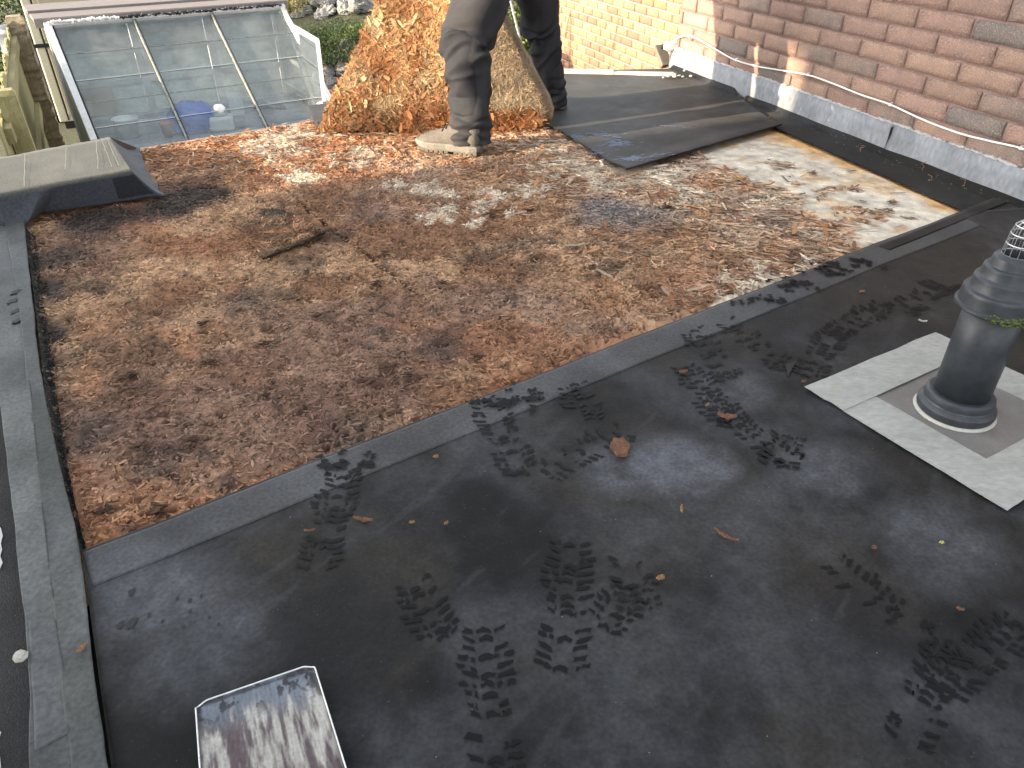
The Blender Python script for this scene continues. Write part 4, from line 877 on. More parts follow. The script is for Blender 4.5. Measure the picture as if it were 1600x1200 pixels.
Pp = peel_pt(s_.ravel(), h_.ravel()).reshape(nv, nu, 3)
def peel_col(x, h, s, rnd):
    n = len(x); big = fbm(x, h, 4.5, 4, 501); mid = fbm(x, h, 13, 4, 511)
    orange = np.array([0.42, 0.20, 0.085]); rust = np.array([0.26, 0.095, 0.035]); pale = np.array([0.60, 0.46, 0.27]); tan = np.array([0.46, 0.29, 0.14]); fawn = np.array([0.42, 0.34, 0.235])
    r = rnd[:, None]
    c = np.where(r < 0.35, orange, np.where(r < 0.58, rust, np.where(r < 0.84, tan, pale)))
    pm = sstep(0.52, 0.62, big*0.6+mid*0.4)[:, None]*0.65; c = c*(1-pm)+pale*pm
    up = (sstep(0.10, 0.45, h)*0.30)[:, None]; c = c*(1-up)+(tan*1.1)*up
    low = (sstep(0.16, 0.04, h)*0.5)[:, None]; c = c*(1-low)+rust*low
    fz = (sstep(0.66, 0.76, s+(mid-.5)*.2)*sstep(0.03, 0.12, h+(mid-0.5)*0.15))[:, None]*0.85; c = c*(1-fz)+fawn*(0.7+0.6*mid[:, None])*fz
    dk_ = (sstep(0.66, 0.74, fbm(x, h, 8, 4, 521)))[:, None]*0.6; c = c*(1-dk_)+np.array([0.07, 0.045, 0.03])*dk_
    low_shade = (sstep(0.20, 0.05, h+(mid-.5)*.18)*sstep(0.05, 0.2, s)*sstep(0.66, 0.5, s))[:, None]*0.7; c = c*(1-low_shade)+np.array([0.10, 0.045, 0.02])*low_shade  # cast shadow over the lower left of the sheet, painted as dark colour
    bl = sstep(0.42, 0.58, fbm(x, h, 6.5, 4, 531))[:, None]*0.7; c = c*(1-bl)+rust*1.15*bl*(1-fz)+c*bl*fz
    return np.clip(c*0.66, 0.01, 0.45), fz[:, 0]
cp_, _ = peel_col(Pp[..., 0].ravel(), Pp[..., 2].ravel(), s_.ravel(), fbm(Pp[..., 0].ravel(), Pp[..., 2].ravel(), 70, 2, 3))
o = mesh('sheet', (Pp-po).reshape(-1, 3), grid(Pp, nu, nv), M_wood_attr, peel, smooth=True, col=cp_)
o.data.materials.append(M_rubber); so = o.modifiers.new('t', 'SOLIDIFY'); so.thickness = 0.006; so.offset = -1; so.material_offset = 1; so.material_offset_rim = 0
g = np.random.default_rng(91); n = 60000; s1 = g.uniform(0.012, 0.985, n); h1 = 0.94*g.uniform(0, 1, n)**1.0
P0 = peel_pt(s1, h1); Ps1 = peel_pt(np.clip(s1+0.01, 0, 1.01), h1)-P0; Ph1 = peel_pt(s1, h1+0.006)-P0
T = Ps1/np.linalg.norm(Ps1, axis=1)[:, None]; B = Ph1/np.linalg.norm(Ph1, axis=1)[:, None]; Nn = np.cross(T, B); Nn /= np.linalg.norm(Nn, axis=1)[:, None]; B = np.cross(Nn, T)
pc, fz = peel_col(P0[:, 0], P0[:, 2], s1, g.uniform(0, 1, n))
L = (0.010+0.055*g.uniform(0, 1, n)**2)*(1-0.6*fz); Wd = (0.0010+0.0075*g.uniform(0, 1, n)**3.5)*(1-0.5*fz)
pit = np.abs(g.normal(0, 0.15, n))*(1-0.3*fz); P0 = P0+Nn*g.uniform(0.001, 0.006, n)[:, None]
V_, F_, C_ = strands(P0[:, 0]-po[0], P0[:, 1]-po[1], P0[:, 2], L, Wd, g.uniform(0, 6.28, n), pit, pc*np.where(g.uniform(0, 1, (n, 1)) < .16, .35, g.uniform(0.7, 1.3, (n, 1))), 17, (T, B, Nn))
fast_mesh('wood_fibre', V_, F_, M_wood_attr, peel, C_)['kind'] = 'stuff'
sel = g.choice(n, 600, replace=False); sel = sel[(fz[sel] < .3)]; ns_ = len(sel)
pcb = pc[sel]*np.where(g.uniform(0, 1, (ns_, 1)) < .25, 1.25, np.where(g.uniform(0, 1, (ns_, 1)) < .4, .45, 1.0))
V_, F_, C_ = strands(P0[sel, 0]-po[0]+Nn[sel, 0]*.005, P0[sel, 1]-po[1]+Nn[sel, 1]*.005, P0[sel, 2]+Nn[sel, 2]*.005, g.uniform(.02, .065, ns_), g.uniform(.008, .022, ns_), g.uniform(0, 6.28, ns_), np.abs(g.normal(0, .07, ns_)), pcb, 18, (T[sel], B[sel], Nn[sel]))
fast_mesh('wood_flakes', V_, F_, M_wood_attr, peel, C_)['kind'] = 'stuff'

# ------------------------------------------------------------------ worker
wk = np.array([0.0, 3.65, 0.0])
def loft(mb, C_, Ra, Rb, n=40, m=70, fold=None, side=(1, 0, 0), cap=True):
    C_ = catmull(C_, m); Ra = np.interp(np.linspace(0, 1, m), np.linspace(0, 1, len(Ra)), Ra); Rb = np.interp(np.linspace(0, 1, m), np.linspace(0, 1, len(Rb)), Rb)
    V = []; sd = Vector(side)
    for i in range(m):
        t = Vector(C_[min(i+1, m-1)]-C_[max(i-1, 0)]).normalized(); x = (sd-t*sd.dot(t)).normalized(); y = t.cross(x)
        for k in range(n):
            a = 2*math.pi*k/n; f = 1.0 if fold is None else 1+fold(i/(m-1), a)
            V.append(Vector(C_[i])+(x*math.cos(a)*Ra[i]+y*math.sin(a)*Rb[i])*f)
    Fc = [(i*n+k, i*n+(k+1) % n, (i+1)*n+(k+1) % n, (i+1)*n+k) for i in range(m-1) for k in range(n)]
    if cap: Fc += [tuple(range(n-1, -1, -1)), tuple((m-1)*n+k for k in range(n))]
    mb.add(V, Fc)
def remesh(o, vox, sm=3):
    r = o.modifiers.new('r', 'REMESH'); r.mode = 'VOXEL'; r.voxel_size = vox; r.use_smooth_shade = True
    s = o.modifiers.new('s', 'SMOOTH'); s.iterations = sm; s.factor = 0.5
# joints (world)
HIPF = np.array([-0.060, 3.56, 0.80]); KNF = np.array([-0.195, 3.385, 0.400]); ANF = np.array([-0.178, 3.318, 0.045])
HIPR = np.array([0.060, 3.78, 0.80]); KNR = np.array([0.142, 3.93, 0.40]); ANR = np.array([0.222, 4.02, 0.045])
PEL = np.array([0.0, 3.67, 0.86]); CHEST = np.array([-0.16, 3.72, 1.22]); NECK = np.array([-0.25, 3.74, 1.40]); HEAD = np.array([-0.33, 3.76, 1.53])
body = None
mb = MB()
for H_, Kn, An in ((HIPF, KNF, ANF), (HIPR, KNR, ANR)): loft(mb, [H_, H_*.5+Kn*.5, Kn, Kn*.5+An*.5, An], [.075, .066, .052, .05, .036], [.075, .066, .052, .05, .036], 18, 30)
loft(mb, [PEL-[0, 0, .06], PEL, PEL*.5+CHEST*.5, CHEST, NECK*.6+CHEST*.4, NECK, HEAD-[0, 0, .02]], [.10, .12, .11, .13, .09, .05, .05], [.12, .15, .14, .17, .13, .05, .05], 24, 40)
loft(mb, [HEAD-[0.01, 0, .11], HEAD-[0.02, 0, .07], HEAD, HEAD+[0, 0, .07], HEAD+[0, 0, .115]], [.035, .062, .088, .080, .03], [.03, .055, .072, .068, .03], 24, 30)
mb.tube([HEAD+[-0.08, 0, 0.02], HEAD+[-0.115, 0, -0.02], HEAD+[-0.08, 0, -0.03]], [.008, .014, .010], 8)
for sy in (-1, 1): mb.tube([HEAD+[0, sy*.07, -.03], HEAD+[.01, sy*.084, 0], HEAD+[0, sy*.07, .03]], [.008, .012, .008], 8)
GRIPS = [(np.array([-0.36, 3.83, 0.93]), np.array([-0.12, 3.56, 1.30]), np.array([-0.22, 3.54, 1.04])), (np.array([-0.22, 4.02, 0.93]), np.array([-0.14, 3.90, 1.30]), np.array([-0.16, 4.02, 1.06]))]
for gp, sh_, el in GRIPS:
    mb.tube([sh_, sh_*.5+el*.5, el, el*.5+gp*.5, gp], [.055, .048, .042, .036, .028], 12)
    mb.tube([gp, gp+[-0.03, 0.01, -0.02], gp+[-0.055, 0.015, -0.035]], [.028, .036, .030], 10)
    for k, (dy, ln) in enumerate(((-.026, .052), (-.009, .060), (.009, .056), (.026, .044))):
        b0 = gp+[-0.055, 0.012+dy, -0.035]; mb.tube([b0+[.01, 0, 0], b0+[-.012-ln*.25, 0, -.008], b0+[-.015-ln*.25, 0.0, -ln*.6], b0+[0.004, 0.002, -ln*.8]], [.011, .010, .009, .008], 8)
    mb.tube([gp+[-.015, -.03, -.012], gp+[-.035, -.05, -.03], gp+[-.055, -.045, -.05]], [.013, .011, .009], 8)
body = mb.build('person', M_skin); remesh(body, 0.009, 2)
tag(body, 'worker in dark grey work trousers and pale boots striding behind the bare board', 'person')
FOLDS = []
_fr = random.Random(21)
for _ in range(34):
    t0 = _fr.choice([_fr.gauss(.52, .09), _fr.gauss(.88, .05), _fr.uniform(.1, .95)]); FOLDS.append((t0, _fr.uniform(0, 6.28), _fr.uniform(.5, 1.3), _fr.uniform(-.09, .09), _fr.uniform(.010, .020), _fr.choice([-1, 1, 1])*_fr.uniform(.06, .15)))
def foldF(t, a):
    f = 0.0
    for t0, a0, wa, sl, wt, am in FOLDS:
        da = (a-a0+math.pi) % (2*math.pi)-math.pi
        if abs(da) < wa*2: f += am*math.exp(-((t-t0-sl*da)/wt)**2)*math.exp(-(da/wa)**2)
    f += 0.09*math.exp(-((t-0.90)/0.08)**2)*math.sin(t*95+2*math.sin(a))            # stacked hem
    f += 0.11*math.exp(-((t-0.50)/0.10)**2)*math.sin(t*56+2.2*math.cos(a-1.0))         # behind the knee
    w1_ = math.sin(t*22+3*math.sin(a+0.6)); f += 0.075*(abs(w1_)**1.5*(1 if w1_ > 0 else -1))+0.06*math.sin(3*a+t*13+1.5*math.sin(t*9))+0.045*math.sin(5*a-t*21+math.sin(2*a))
    return f
def foldR(t, a): return foldF(t*1.03, a+1.7)
def legp(H_, Kn, An, kb): return [H_+[0, 0, .03], H_*.6+Kn*.4, H_*.2+Kn*.8, Kn, Kn*.62+An*.38+kb, Kn*.25+An*.75, An-[0, 0, .012]]
mb = MB(); loft(mb, legp(HIPF, KNF, ANF, np.array([0.012, 0, 0])), [.150, .125, .108, .096, .086, .084, .088], [.12, .115, .10, .088, .080, .078, .080], 64, 150, foldF)
loft(mb, legp(HIPR, KNR, ANR, np.array([0.0, 0, 0])), [.118, .105, .092, .082, .074, .066, .068], [.12, .11, .095, .084, .074, .068, .068], 64, 150, foldR)
loft(mb, [PEL-[0, 0, .10], PEL-[0, 0, .04], PEL+[0, 0, .02], PEL+[0, 0, .08]], [.13, .155, .15, .14], [.15, .19, .19, .18], 48, 40)
tr = mb.build('trousers', M_trouser, body, True); remesh(tr, 0.0045, 1)
# reinforced knee and shin panel
def panel(name, C_, Ra, Rb, a0, a1, m, t0, t1, foldfn, push):
    n, mm = 40, 110; Cc = catmull(C_, 150); ra = np.interp(np.linspace(0, 1, 150), np.linspace(0, 1, len(Ra)), Ra); rb = np.interp(np.linspace(0, 1, 150), np.linspace(0, 1, len(Rb)), Rb)
    V = []; i0, i1 = int(t0*149), int(t1*149); sd = Vector((1, 0, 0))
    for i in range(i0, i1+1):
        t = Vector(Cc[min(i+1, 149)]-Cc[max(i-1, 0)]).normalized(); x = (sd-t*sd.dot(t)).normalized(); y = t.cross(x)
        for k in range(n):
            a = a0+(a1-a0)*k/(n-1); f = 1+foldfn(i/149, a)*0.9
            e = push*math.sin(math.pi*k/(n-1))**0.3*min(1, (i-i0)/4, (i1-i)/4)-0.003
            V.append(Vector(Cc[i])+(x*math.cos(a)*(ra[i]*f+e)+y*math.sin(a)*(rb[i]*f+e)))
    mm = i1-i0+1; Fc = [(i*n+k, i*n+k+1, (i+1)*n+k+1, (i+1)*n+k) for i in range(mm-1) for k in range(n-1)]
    o = mesh(name, V, Fc, m, body, True); return o
panel('knee_panel', legp(HIPF, KNF, ANF, np.array([0.012, 0, 0])), [.150, .125, .108, .096, .086, .084, .088], [.12, .115, .10, .088, .080, .078, .080], math.pi*0.35, math.pi*1.62, M_trouser2, 0.40, 0.83, foldF, 0.006)
def boot(toe, heel, ank, parent):
    toe = np.array(toe); heel = np.array(heel); d = (toe-heel)[:2]; Lb = np.linalg.norm(d); d = d/Lb; s = np.array([-d[1], d[0]])
    def P3(f, w_, z): return (heel[0]+d[0]*f*Lb+s[0]*w_, heel[1]+d[1]*f*Lb+s[1]*w_, z)
    outl = [(0.0, .018), (0.02, .034), (.12, .042), (.3, .040), (.48, .042), (.65, .052), (.8, .054), (.92, .042), (.98, .024), (1.0, .008)]
    full = [(f, w_) for f, w_ in outl]+[(f, -w_) for f, w_ in outl[::-1]]
    mb = MB()
    n = len(full); zs = [(0.004, .96), (0.012, 1.03), (0.030, 1.05), (0.036, 1.0)]; V = []
    for z_, k in zs:
        for f, w_ in full: V.append(P3(0.5+(f-.5)*k, w_*k, z_+0.006+(0.010*max(0, f-.8)/.2 if z_ < .02 else 0.004*max(0, f-.8)/.2)))
    Fc = [(j*n+i, j*n+(i+1) % n, (j+1)*n+(i+1) % n, (j+1)*n+i) for j in range(3) for i in range(n)]+[tuple(range(n-1, -1, -1)), tuple(3*n+i for i in range(n))]
    mb.add(V, Fc)
    for f in np.arange(0.04, 0.97, 0.075):
        if 0.36 < f < 0.46: continue
        for sg in (-1, 1):
            w_ = np.interp(f, [q[0] for q in outl], [q[1] for q in outl]); c = P3(f, sg*w_*.82, 0.006); mb.box((c[0]-.008, c[1]-.008, 0.001), (c[0]+.008, c[1]+.008, 0.016))
    sole = mb.build('boot_sole', M_sole, body, False)
    mb = MB(); up = [(0.042, 1.0), (0.062, .98), (0.080, .90), (0.095, .72), (0.104, .40)]
    # upper: rings along the foot
    rings = []; N_ = 20
    for f in np.linspace(0.0, 1.0, 30):
        w_ = np.interp(f, [q[0] for q in outl], [q[1] for q in outl])*0.98
        ht = np.interp(f, [0, .1, .3, .42, .55, .7, .82, .93, 1.0], [.115, .145, .150, .128, .100, .086, .078, .060, .040])
        rings.append([P3(f, w_*math.cos(a)*(1-.25*max(0, math.sin(a))**2), 0.036+max(0, math.sin(a))**0.8*(ht-0.036) if math.sin(a) > 0 else 0.036+0.004*math.sin(a)) for a in np.linspace(0, 2*math.pi, N_, endpoint=False)])
    V = [p for r in rings for p in r]; Fc = [(i*N_+k, i*N_+(k+1) % N_, (i+1)*N_+(k+1) % N_, (i+1)*N_+k) for i in range(29) for k in range(N_)]+[tuple(range(N_-1, -1, -1)), tuple(29*N_+k for k in range(N_))]
    mb.add(V, Fc); u_ = mb.build('boot_upper', M_boot, body, True)
    mb = MB()
    for f in (.44, .50, .56):
        ht = np.interp(f, [0, .1, .3, .42, .55, .7], [.115, .145, .150, .128, .100, .086])+.004; mb = MB(); mb.tube([P3(f, -.026, ht-.012), P3(f, 0, ht), P3(f, .026, ht-.012)], .0028, 6); mb.build('boot_lace', M_lace, body)
    for f in (.80, .84, .88):
        ht = np.interp(f, [.7, .82, .93, 1.0], [.086, .078, .060, .040])+.001; mb = MB(); mb.tube([P3(f, -.034, ht-.014), P3(f, -.015, ht-.002), P3(f, .015, ht-.002), P3(f, .034, ht-.014)], .0018, 6); mb.build('toe_rib', M_boot, body)
boot(G(654, 226, 0.01), G(750, 240, 0.005), ANF, body)
boot(ANR+[-0.21, 0.12, -.04], ANR+[0.05, -0.01, -.05], ANR, body)
mb = MB(); loft(mb, [PEL-[0, 0, .03], PEL+[0, 0, .05], PEL*.5+CHEST*.5, CHEST, NECK*.55+CHEST*.45, NECK-[0, 0, .015]], [.16, .16, .145, .16, .11, .065], [.195, .195, .185, .205, .15, .065], 40, 60, lambda t, a: .03*math.sin(t*40+2*math.sin(2*a)))
for gp, sh_, el in GRIPS: loft(mb, [sh_+[.05, 0, .0], sh_*.5+el*.5, el, el*.4+gp*.6, gp*.9+el*.1], [.075, .068, .060, .052, .042], [.075, .068, .060, .052, .042], 20, 40, lambda t, a: .06*math.sin(t*45+2*math.sin(a)))
jk = mb.build('jacket', M_jacket, body, True); remesh(jk, 0.010, 2)
mb = MB(); mb.lathe([(.0, .0), (.075, .005), (.090, .05), (.080, .095), (.045, .125), (.0, .132)], 28, tuple(HEAD+[.012, 0, -.005]), False, False); mb.build('hair', M_hair, body, True)

# ------------------------------------------------------------------ debris on the membrane
def chip(name, px, py, L_, w_, rz, m, label, cat, group=None, curl=0.15, z=ZM, seed=0, thick=0.004):
    g = np.random.default_rng(seed+int(px)); p = G(px, py); n = 9; V = []
    for i in range(n):
        t = i/(n-1)-.5; ww = w_*(0.35+0.65*math.cos(t*2.6))*g.uniform(.7, 1.15)
        zz = 0.002+curl*L_*(2*t)**2*g.uniform(.6, 1)
        V += [(t*L_, -ww/2, zz+g.uniform(0, .003)), (t*L_+g.normal(0, .001), 0, zz*.6+.001), (t*L_, ww/2, zz+g.uniform(0, .003))]
    Fc = []
    for i in range(n-1): Fc += [(3*i, 3*i+3, 3*i+4, 3*i+1), (3*i+1, 3*i+4, 3*i+5, 3*i+2)]
    o = mesh(name, V, Fc, m, None, False, loc=(p[0], p[1], z+0.002)); o.rotation_euler = (0, 0, rz); so = o.modifiers.new('t', 'SOLIDIFY'); so.thickness = thick; so.offset = 1
    tag(o, label, cat, group); return o
chip('wood_chip', 968, 714, 0.058, 0.040, 1.6, M_chip, 'largest chunk of torn brown board lying alone on the black rubber', 'wood chip', curl=.12, thick=.007)
chip('wood_chip', 1134, 663, 0.040, 0.018, -.3, M_chip, 'curled brown wood chip among boot prints left of the white tape', 'wood chip', curl=.25)
chip('wood_chip', 1066, 592, 0.022, 0.012, .2, M_chip, 'small orange wood chip between the seam and the white tape', 'wood chip')
chip('wood_chip', 1103, 644, 0.018, 0.006, .9, M_leafdry, 'tiny yellowish sliver beside the curled brown wood chip', 'wood chip')
chip('wood_splinter', 1131, 850, 0.050, 0.007, -.75, M_chip, 'long reddish wood splinter on the dark rubber right of centre', 'wood splinter')
chip('wood_splinter', 1063, 808, 0.020, 0.006, 1.4, M_leafdry, 'short tan wood splinter lying upright below the pale dusty patch', 'wood splinter')
chip('wood_chip', 1030, 915, 0.015, 0.010, .3, M_leafdry, 'small tan wood chip alone on the dark rubber in the lower middle', 'wood chip')
chip('wood_splinter', 570, 824, 0.040, 0.010, -.25, M_chip, 'brown bark splinter below the seam near faint boot print', 'wood splinter')
chip('wood_splinter', 487, 841, 0.020, 0.004, .3, M_chip, 'thin brown splinter left of the bark splinter below the seam', 'wood splinter')
chip('wood_chip', 645, 828, 0.010, 0.007, .3, M_leafdry, 'left one of two pale crumbs below the seam in the middle', 'wood chip')
chip('wood_chip', 698, 829, 0.010, 0.006, .9, M_leafdry, 'right one of two pale crumbs below the seam in the middle', 'wood chip')
chip('wood_chip', 682, 725, 0.012, 0.008, .1, M_leafdry, 'ochre crumb on the rubber just under the light seam strip', 'wood chip')
chip('dry_leaf', 138, 1033, 0.016, 0.009, 1.1, M_leafdry, 'small tan leaf lying on the grey rubber strip at lower left', 'leaf', z=ZM+.012)
chip('wood_chip', 1361, 868, 0.010, 0.008, .2, M_chip, 'tiny orange crumb on the rubber below the white tape square', 'wood chip')
chip('wood_chip', 1494, 964, 0.012, 0.007, -.5, M_chip, 'tiny red brown crumb at lower right above the boot prints', 'wood chip')
chip('leaf_fragment', 1466, 860, 0.008, 0.006, 0, mat('yellow_leaf', (.45, .42, .12), rough=.7, var=.2), 'tiny yellow green leaf fragment below the corner of the white tape', 'leaf')
chip('wood_chip', 1253, 607, 0.012, 0.008, .3, M_chip, 'small orange crumb beside the left corner of the white tape', 'wood chip')
chip('wood_chip', 1345, 465, 0.016, 0.009, .3, M_leafdry, 'tan crumb on the brownish rubber below the bare board end', 'wood chip')
chip('twig', 1438, 512, 0.022, 0.003, -.5, M_pale, 'short pale twig on the rubber above the tape square', 'twig')
p = G(1231, 586); mb = MB(); mb.prism([tuple(G(1225, 578)[:2]), tuple(G(1241, 575)[:2]), tuple(G(1229, 598)[:2])], ZM+.001, ZM+.004); tag(mb.build('rubber_scrap', M_edge), 'small black triangular rubber scrap left of the white tape', 'rubber scrap')
p = G(44, 1046); g = np.random.default_rng(5); mb = MB(); mb.lathe([(.007, 0), (.011, .005), (.008, .012), (.003, .015)], 7); o = mb.build('pebble', M_pale, loc=(p[0], p[1], .026)); tag(o, 'pale pebble on the gritty felt edge at lower left', 'pebble')
# litter and grit on the rubber
mb = MB(); g = np.random.default_rng(12)
for k in range(260):
    uu = g.uniform(.1, 3.1); vv = -g.uniform(.02, 1.6)**1; x_, y_ = uv2w(uu, vv); r_ = g.uniform(.0005, .0013); mb.lathe([(r_, 0), (r_*.5, r_)], 5, (x_, y_, ZM+.0005))
for k in range(220):
    s = g.uniform(0.05, 2.6); q = wpt(s, abs(g.normal(.06, .04))+.02); r_ = g.uniform(.0006, .0022); mb.lathe([(r_, 0), (r_*.6, r_)], 5, (q[0], q[1], ZM+.006))
tag(mb.build('roof_grit', mat('grit', (0.2, 0.19, 0.17), rough=.9, var=.4)), 'scattered specks of pale grit on the black rubber', 'grit', kind='stuff')
# twigs caught under the lead
for i, (px, py) in enumerate([(1440, 265), (1450, 285), (1500, 292), (1108, 130), (1205, 190), (1345, 237)]):
    p = G(px, py, .02); g = np.random.default_rng(i); mb = MB(); pts = [np.array([g.normal(0, .012), g.normal(0, .012), .002+.008*k]) for k in range(4)]; mb.tube(pts, .0016, 5)
    tag(mb.build('twig', M_leafdry, loc=(p[0], p[1], ZM+.01)), 'scrap of dry twig caught under the lead flashing', 'twig', 'twigs along the lead')

# ------------------------------------------------------------------ greenhouse
GHA = np.array([-3.789, 6.71, 0.004]); gh = empty('greenhouse', (GHA[0], GHA[1], GZ), R(33)); tag(gh, 'lean-to greenhouse with grimy glass and white aluminium bars beyond the roof', 'greenhouse')
GH0 = GHA[2]-GZ; th = R(33); BAY = 0.65; SL = 1.62
def rp(x, s, o=0.0): return Vector((x, -math.cos(th)*s-math.sin(th)*o*-1*0-math.sin(th)*o, GH0-math.sin(th)*s+math.cos(th)*o))
def gbar(name, a, b, w_, h_, m, parent=gh, up=None): mb = MB(); mb.bar(a, b, w_, h_, up or (0, math.sin(th)*-1, math.cos(th))); return bevel(mb.build(name, m, parent), .003, 1)
gbar('rafter', rp(0, -0.02), rp(0, SL), .050, .045, M_alu); gbar('rafter', rp(3*BAY, -0.02), rp(3*BAY, SL), .040, .045, M_alu)
for k in (1, 2):
    gbar('glazing_bar', rp(k*BAY, 0, .008), rp(k*BAY, SL, .008), .016, .030, M_alu_d); gbar('glazing_strip', rp(k*BAY+.014, 0, .012), rp(k*BAY+.014, SL, .012), .006, .012, M_edge)
gbar('edge_strip', rp(.034, 0, .006), rp(.034, SL, .006), .010, .014, M_edge)
gbar('ridge_bar', rp(-.03, 0, 0), rp(3*BAY+.03, 0, 0), .05, .05, M_alu); gbar('eaves_bar', rp(-.03, SL, 0), rp(3*BAY+.03, SL, 0), .05, .05, M_alu)
pr = [0, .33, .62, .86, 1.12, 1.40, SL]
for k in range(3):
    for j in range(len(pr)-1):
        mb = MB(); x0, x1 = k*BAY+.02, (k+1)*BAY-.012; a, b, c, d = rp(x0, pr[j], -.004+.004*(j % 2)), rp(x1, pr[j], -.004+.004*(j % 2)), rp(x1, pr[j+1]+.012, -.004+.004*(j % 2)), rp(x0, pr[j+1]+.012, -.004+.004*(j % 2)); mb.add([a, b, c, d], [(0, 3, 2, 1)]); mb.build('pane', M_glass, gh)
        if j: gbar('pane_lap', rp(x0, pr[j]+.008, .003), rp(x1, pr[j]+.008, .003), .007, .005, M_alu_d if j % 2 else M_alu)
yf = rp(0, SL).y; zf_ = rp(0, SL).z
# front wall, ends, back wall
for k in range(4): mb = MB(); mb.bar((k*BAY, yf, 0), (k*BAY, yf, zf_), .04, .04, (0, 1, 0)); mb.build('front_post', M_alu, gh)
for k in range(3): mb = MB(); mb.add([(k*BAY+.02, yf, .4), ((k+1)*BAY-.02, yf, .4), ((k+1)*BAY-.02, yf, zf_), (k*BAY+.02, yf, zf_)], [(0, 1, 2, 3)]); mb.build('pane', M_glass, gh)
mb = MB(); mb.box((-.02, yf-.03, 0), (3*BAY+.02, yf+.07, .4)); mb.build('base_wall', M_block, gh)
YB = 0.30
for k in range(4): mb = MB(); mb.bar((k*BAY+.02, YB, .4), (k*BAY+.02, YB, GH0+.02), .07, .05, (0, 1, 0)); mb.build('back_post', M_alu, gh)
for z_ in (1.62, 1.36, 1.06): mb = MB(); mb.bar((0, YB, z_), (3*BAY, YB, z_), .04, .045); mb.build('back_rail', M_alu, gh)
for k in range(3):
    for z0, z1 in ((1.08, 1.34), (1.38, 1.60), (1.64, GH0)): mb = MB(); mb.add([(k*BAY+.06, YB, z0), ((k+1)*BAY-.02, YB, z0), ((k+1)*BAY-.02, YB, z1), (k*BAY+.06, YB, z1)], [(0, 1, 2, 3)]); mb.build('back_pane', mat('frosted_pane', (.66, .70, .64), rough=.35, var=.2, scale=4, bump=0), gh)
for j in range(5):
    for k in range(5):
        mb = MB(); o_ = (.0 if j % 2 else -.2); x0 = max(0, k*.44+o_); x1 = min(3*BAY, (k+1)*.44+o_-.012)
        if x1-x0 > .03: mb.box((x0, YB-.02+.004*((j+k) % 3), j*.212), (x1, YB+.10, (j+1)*.212-.012)); mb.build('block', M_block, gh)
mb = MB(); mb.box((0, YB, 0), (3*BAY, YB+.09, 1.04)); mb.build('back_mortar', M_concrete, gh)
# top: the pitch continues a short way as a plank
mb = MB(); mb.box((-.09, .012, GH0+.03), (3*BAY+.06, .34, GH0+.055), Matrix.Rotation(0, 4, 'X')); bevel(mb.build('capping_plank', M_plank, gh), .004)
mb = MB(); mb.box((-.10, .350, GH0+.05), (3*BAY+.06, .80, GH0+.075)); bevel(mb.build('capping_plank', M_plank, gh), .004)
mb = MB(); mb.box((-.09, -.004, GH0-.015), (3*BAY+.06, .010, GH0+.05)); mb.build('plank_lip', M_plank, gh)
mb = MB(); g = np.random.default_rng(8); pts = [(x_, -.030+g.normal(0, .004), GH0+.026+g.normal(0, .004)) for x_ in np.arange(.0, .55, .012)]; mb.tube(pts, [abs(g.normal(.010, .004))+.002 for _ in pts], 6); mb.build('sealant', M_white, gh)
mb = MB(); pts = [(x_, -.034+g.normal(0, .004), GH0+.024+g.normal(0, .004)) for x_ in np.arange(.55, 1.95, .012)]; mb.tube(pts, [abs(g.normal(.007, .005))+.001 for _ in pts], 6); mb.build('moss_line', M_edge, gh)
# right gable: posts, panes and the open door
xr = 3*BAY
for y_ in (YB-.02, -.42, yf): zt_ = GH0-max(0, -y_)*math.tan(th); mb = MB(); mb.bar((xr, y_, 0), (xr, y_, zt_), .035, .04, (0, 1, 0)); mb.build('gable_post', M_alu, gh)
for y0, y1 in ((-.42, YB-.02), (yf, -.42)):
    zt0 = GH0-max(0, -y0)*math.tan(th); zt1 = GH0-max(0, -y1)*math.tan(th)
    mb = MB(); mb.add([(xr, y0+.02, .5), (xr, y1-.02, .5), (xr, y1-.02, zt1), (xr, y0+.02, zt0)], [(0, 1, 2, 3)]); mb.build('gable_pane', M_glass, gh)
    mb = MB(); mb.bar((xr, y0, 1.18), (xr, y1, 1.18), .025, .03); mb.build('gable_rail', M_alu, gh)
# open top window hinged on the gable
Mgh = (Matrix.Translation(Vector((GHA[0], GHA[1], GZ))) @ Matrix.Rotation(R(33), 4, 'Z')).inverted()
wq = [Mgh @ Vector(D(*q)) for q in ((449, 36, 7.05), (496, 64, 6.55), (507, 160, 6.45), (492, 166, 6.75))]
mb = MB()
for a, b in ((0, 1), (1, 2), (2, 3), (3, 0)): mb.bar(wq[a], wq[b], .035, .03)
mb.build('open_vent_frame', M_alu, gh)
mb = MB(); mb.add(wq, [(0, 1, 2, 3)]); mb.build('vent_pane', glass_mat('vent_glass', (.8, .9, .93), .04, (.5, .6, .62)), gh)
# left end
mb = MB(); mb.add([(0, yf, .0), (0, YB, .0), (0, YB, GH0-.02), (0, 0, GH0-.04), (0, yf, zf_)], [(0, 1, 2, 3, 4)]); mb.build('end_panel', mat('end_panel', (.30, .33, .33), rough=.5, var=.2, scale=5, bump=.05), gh)
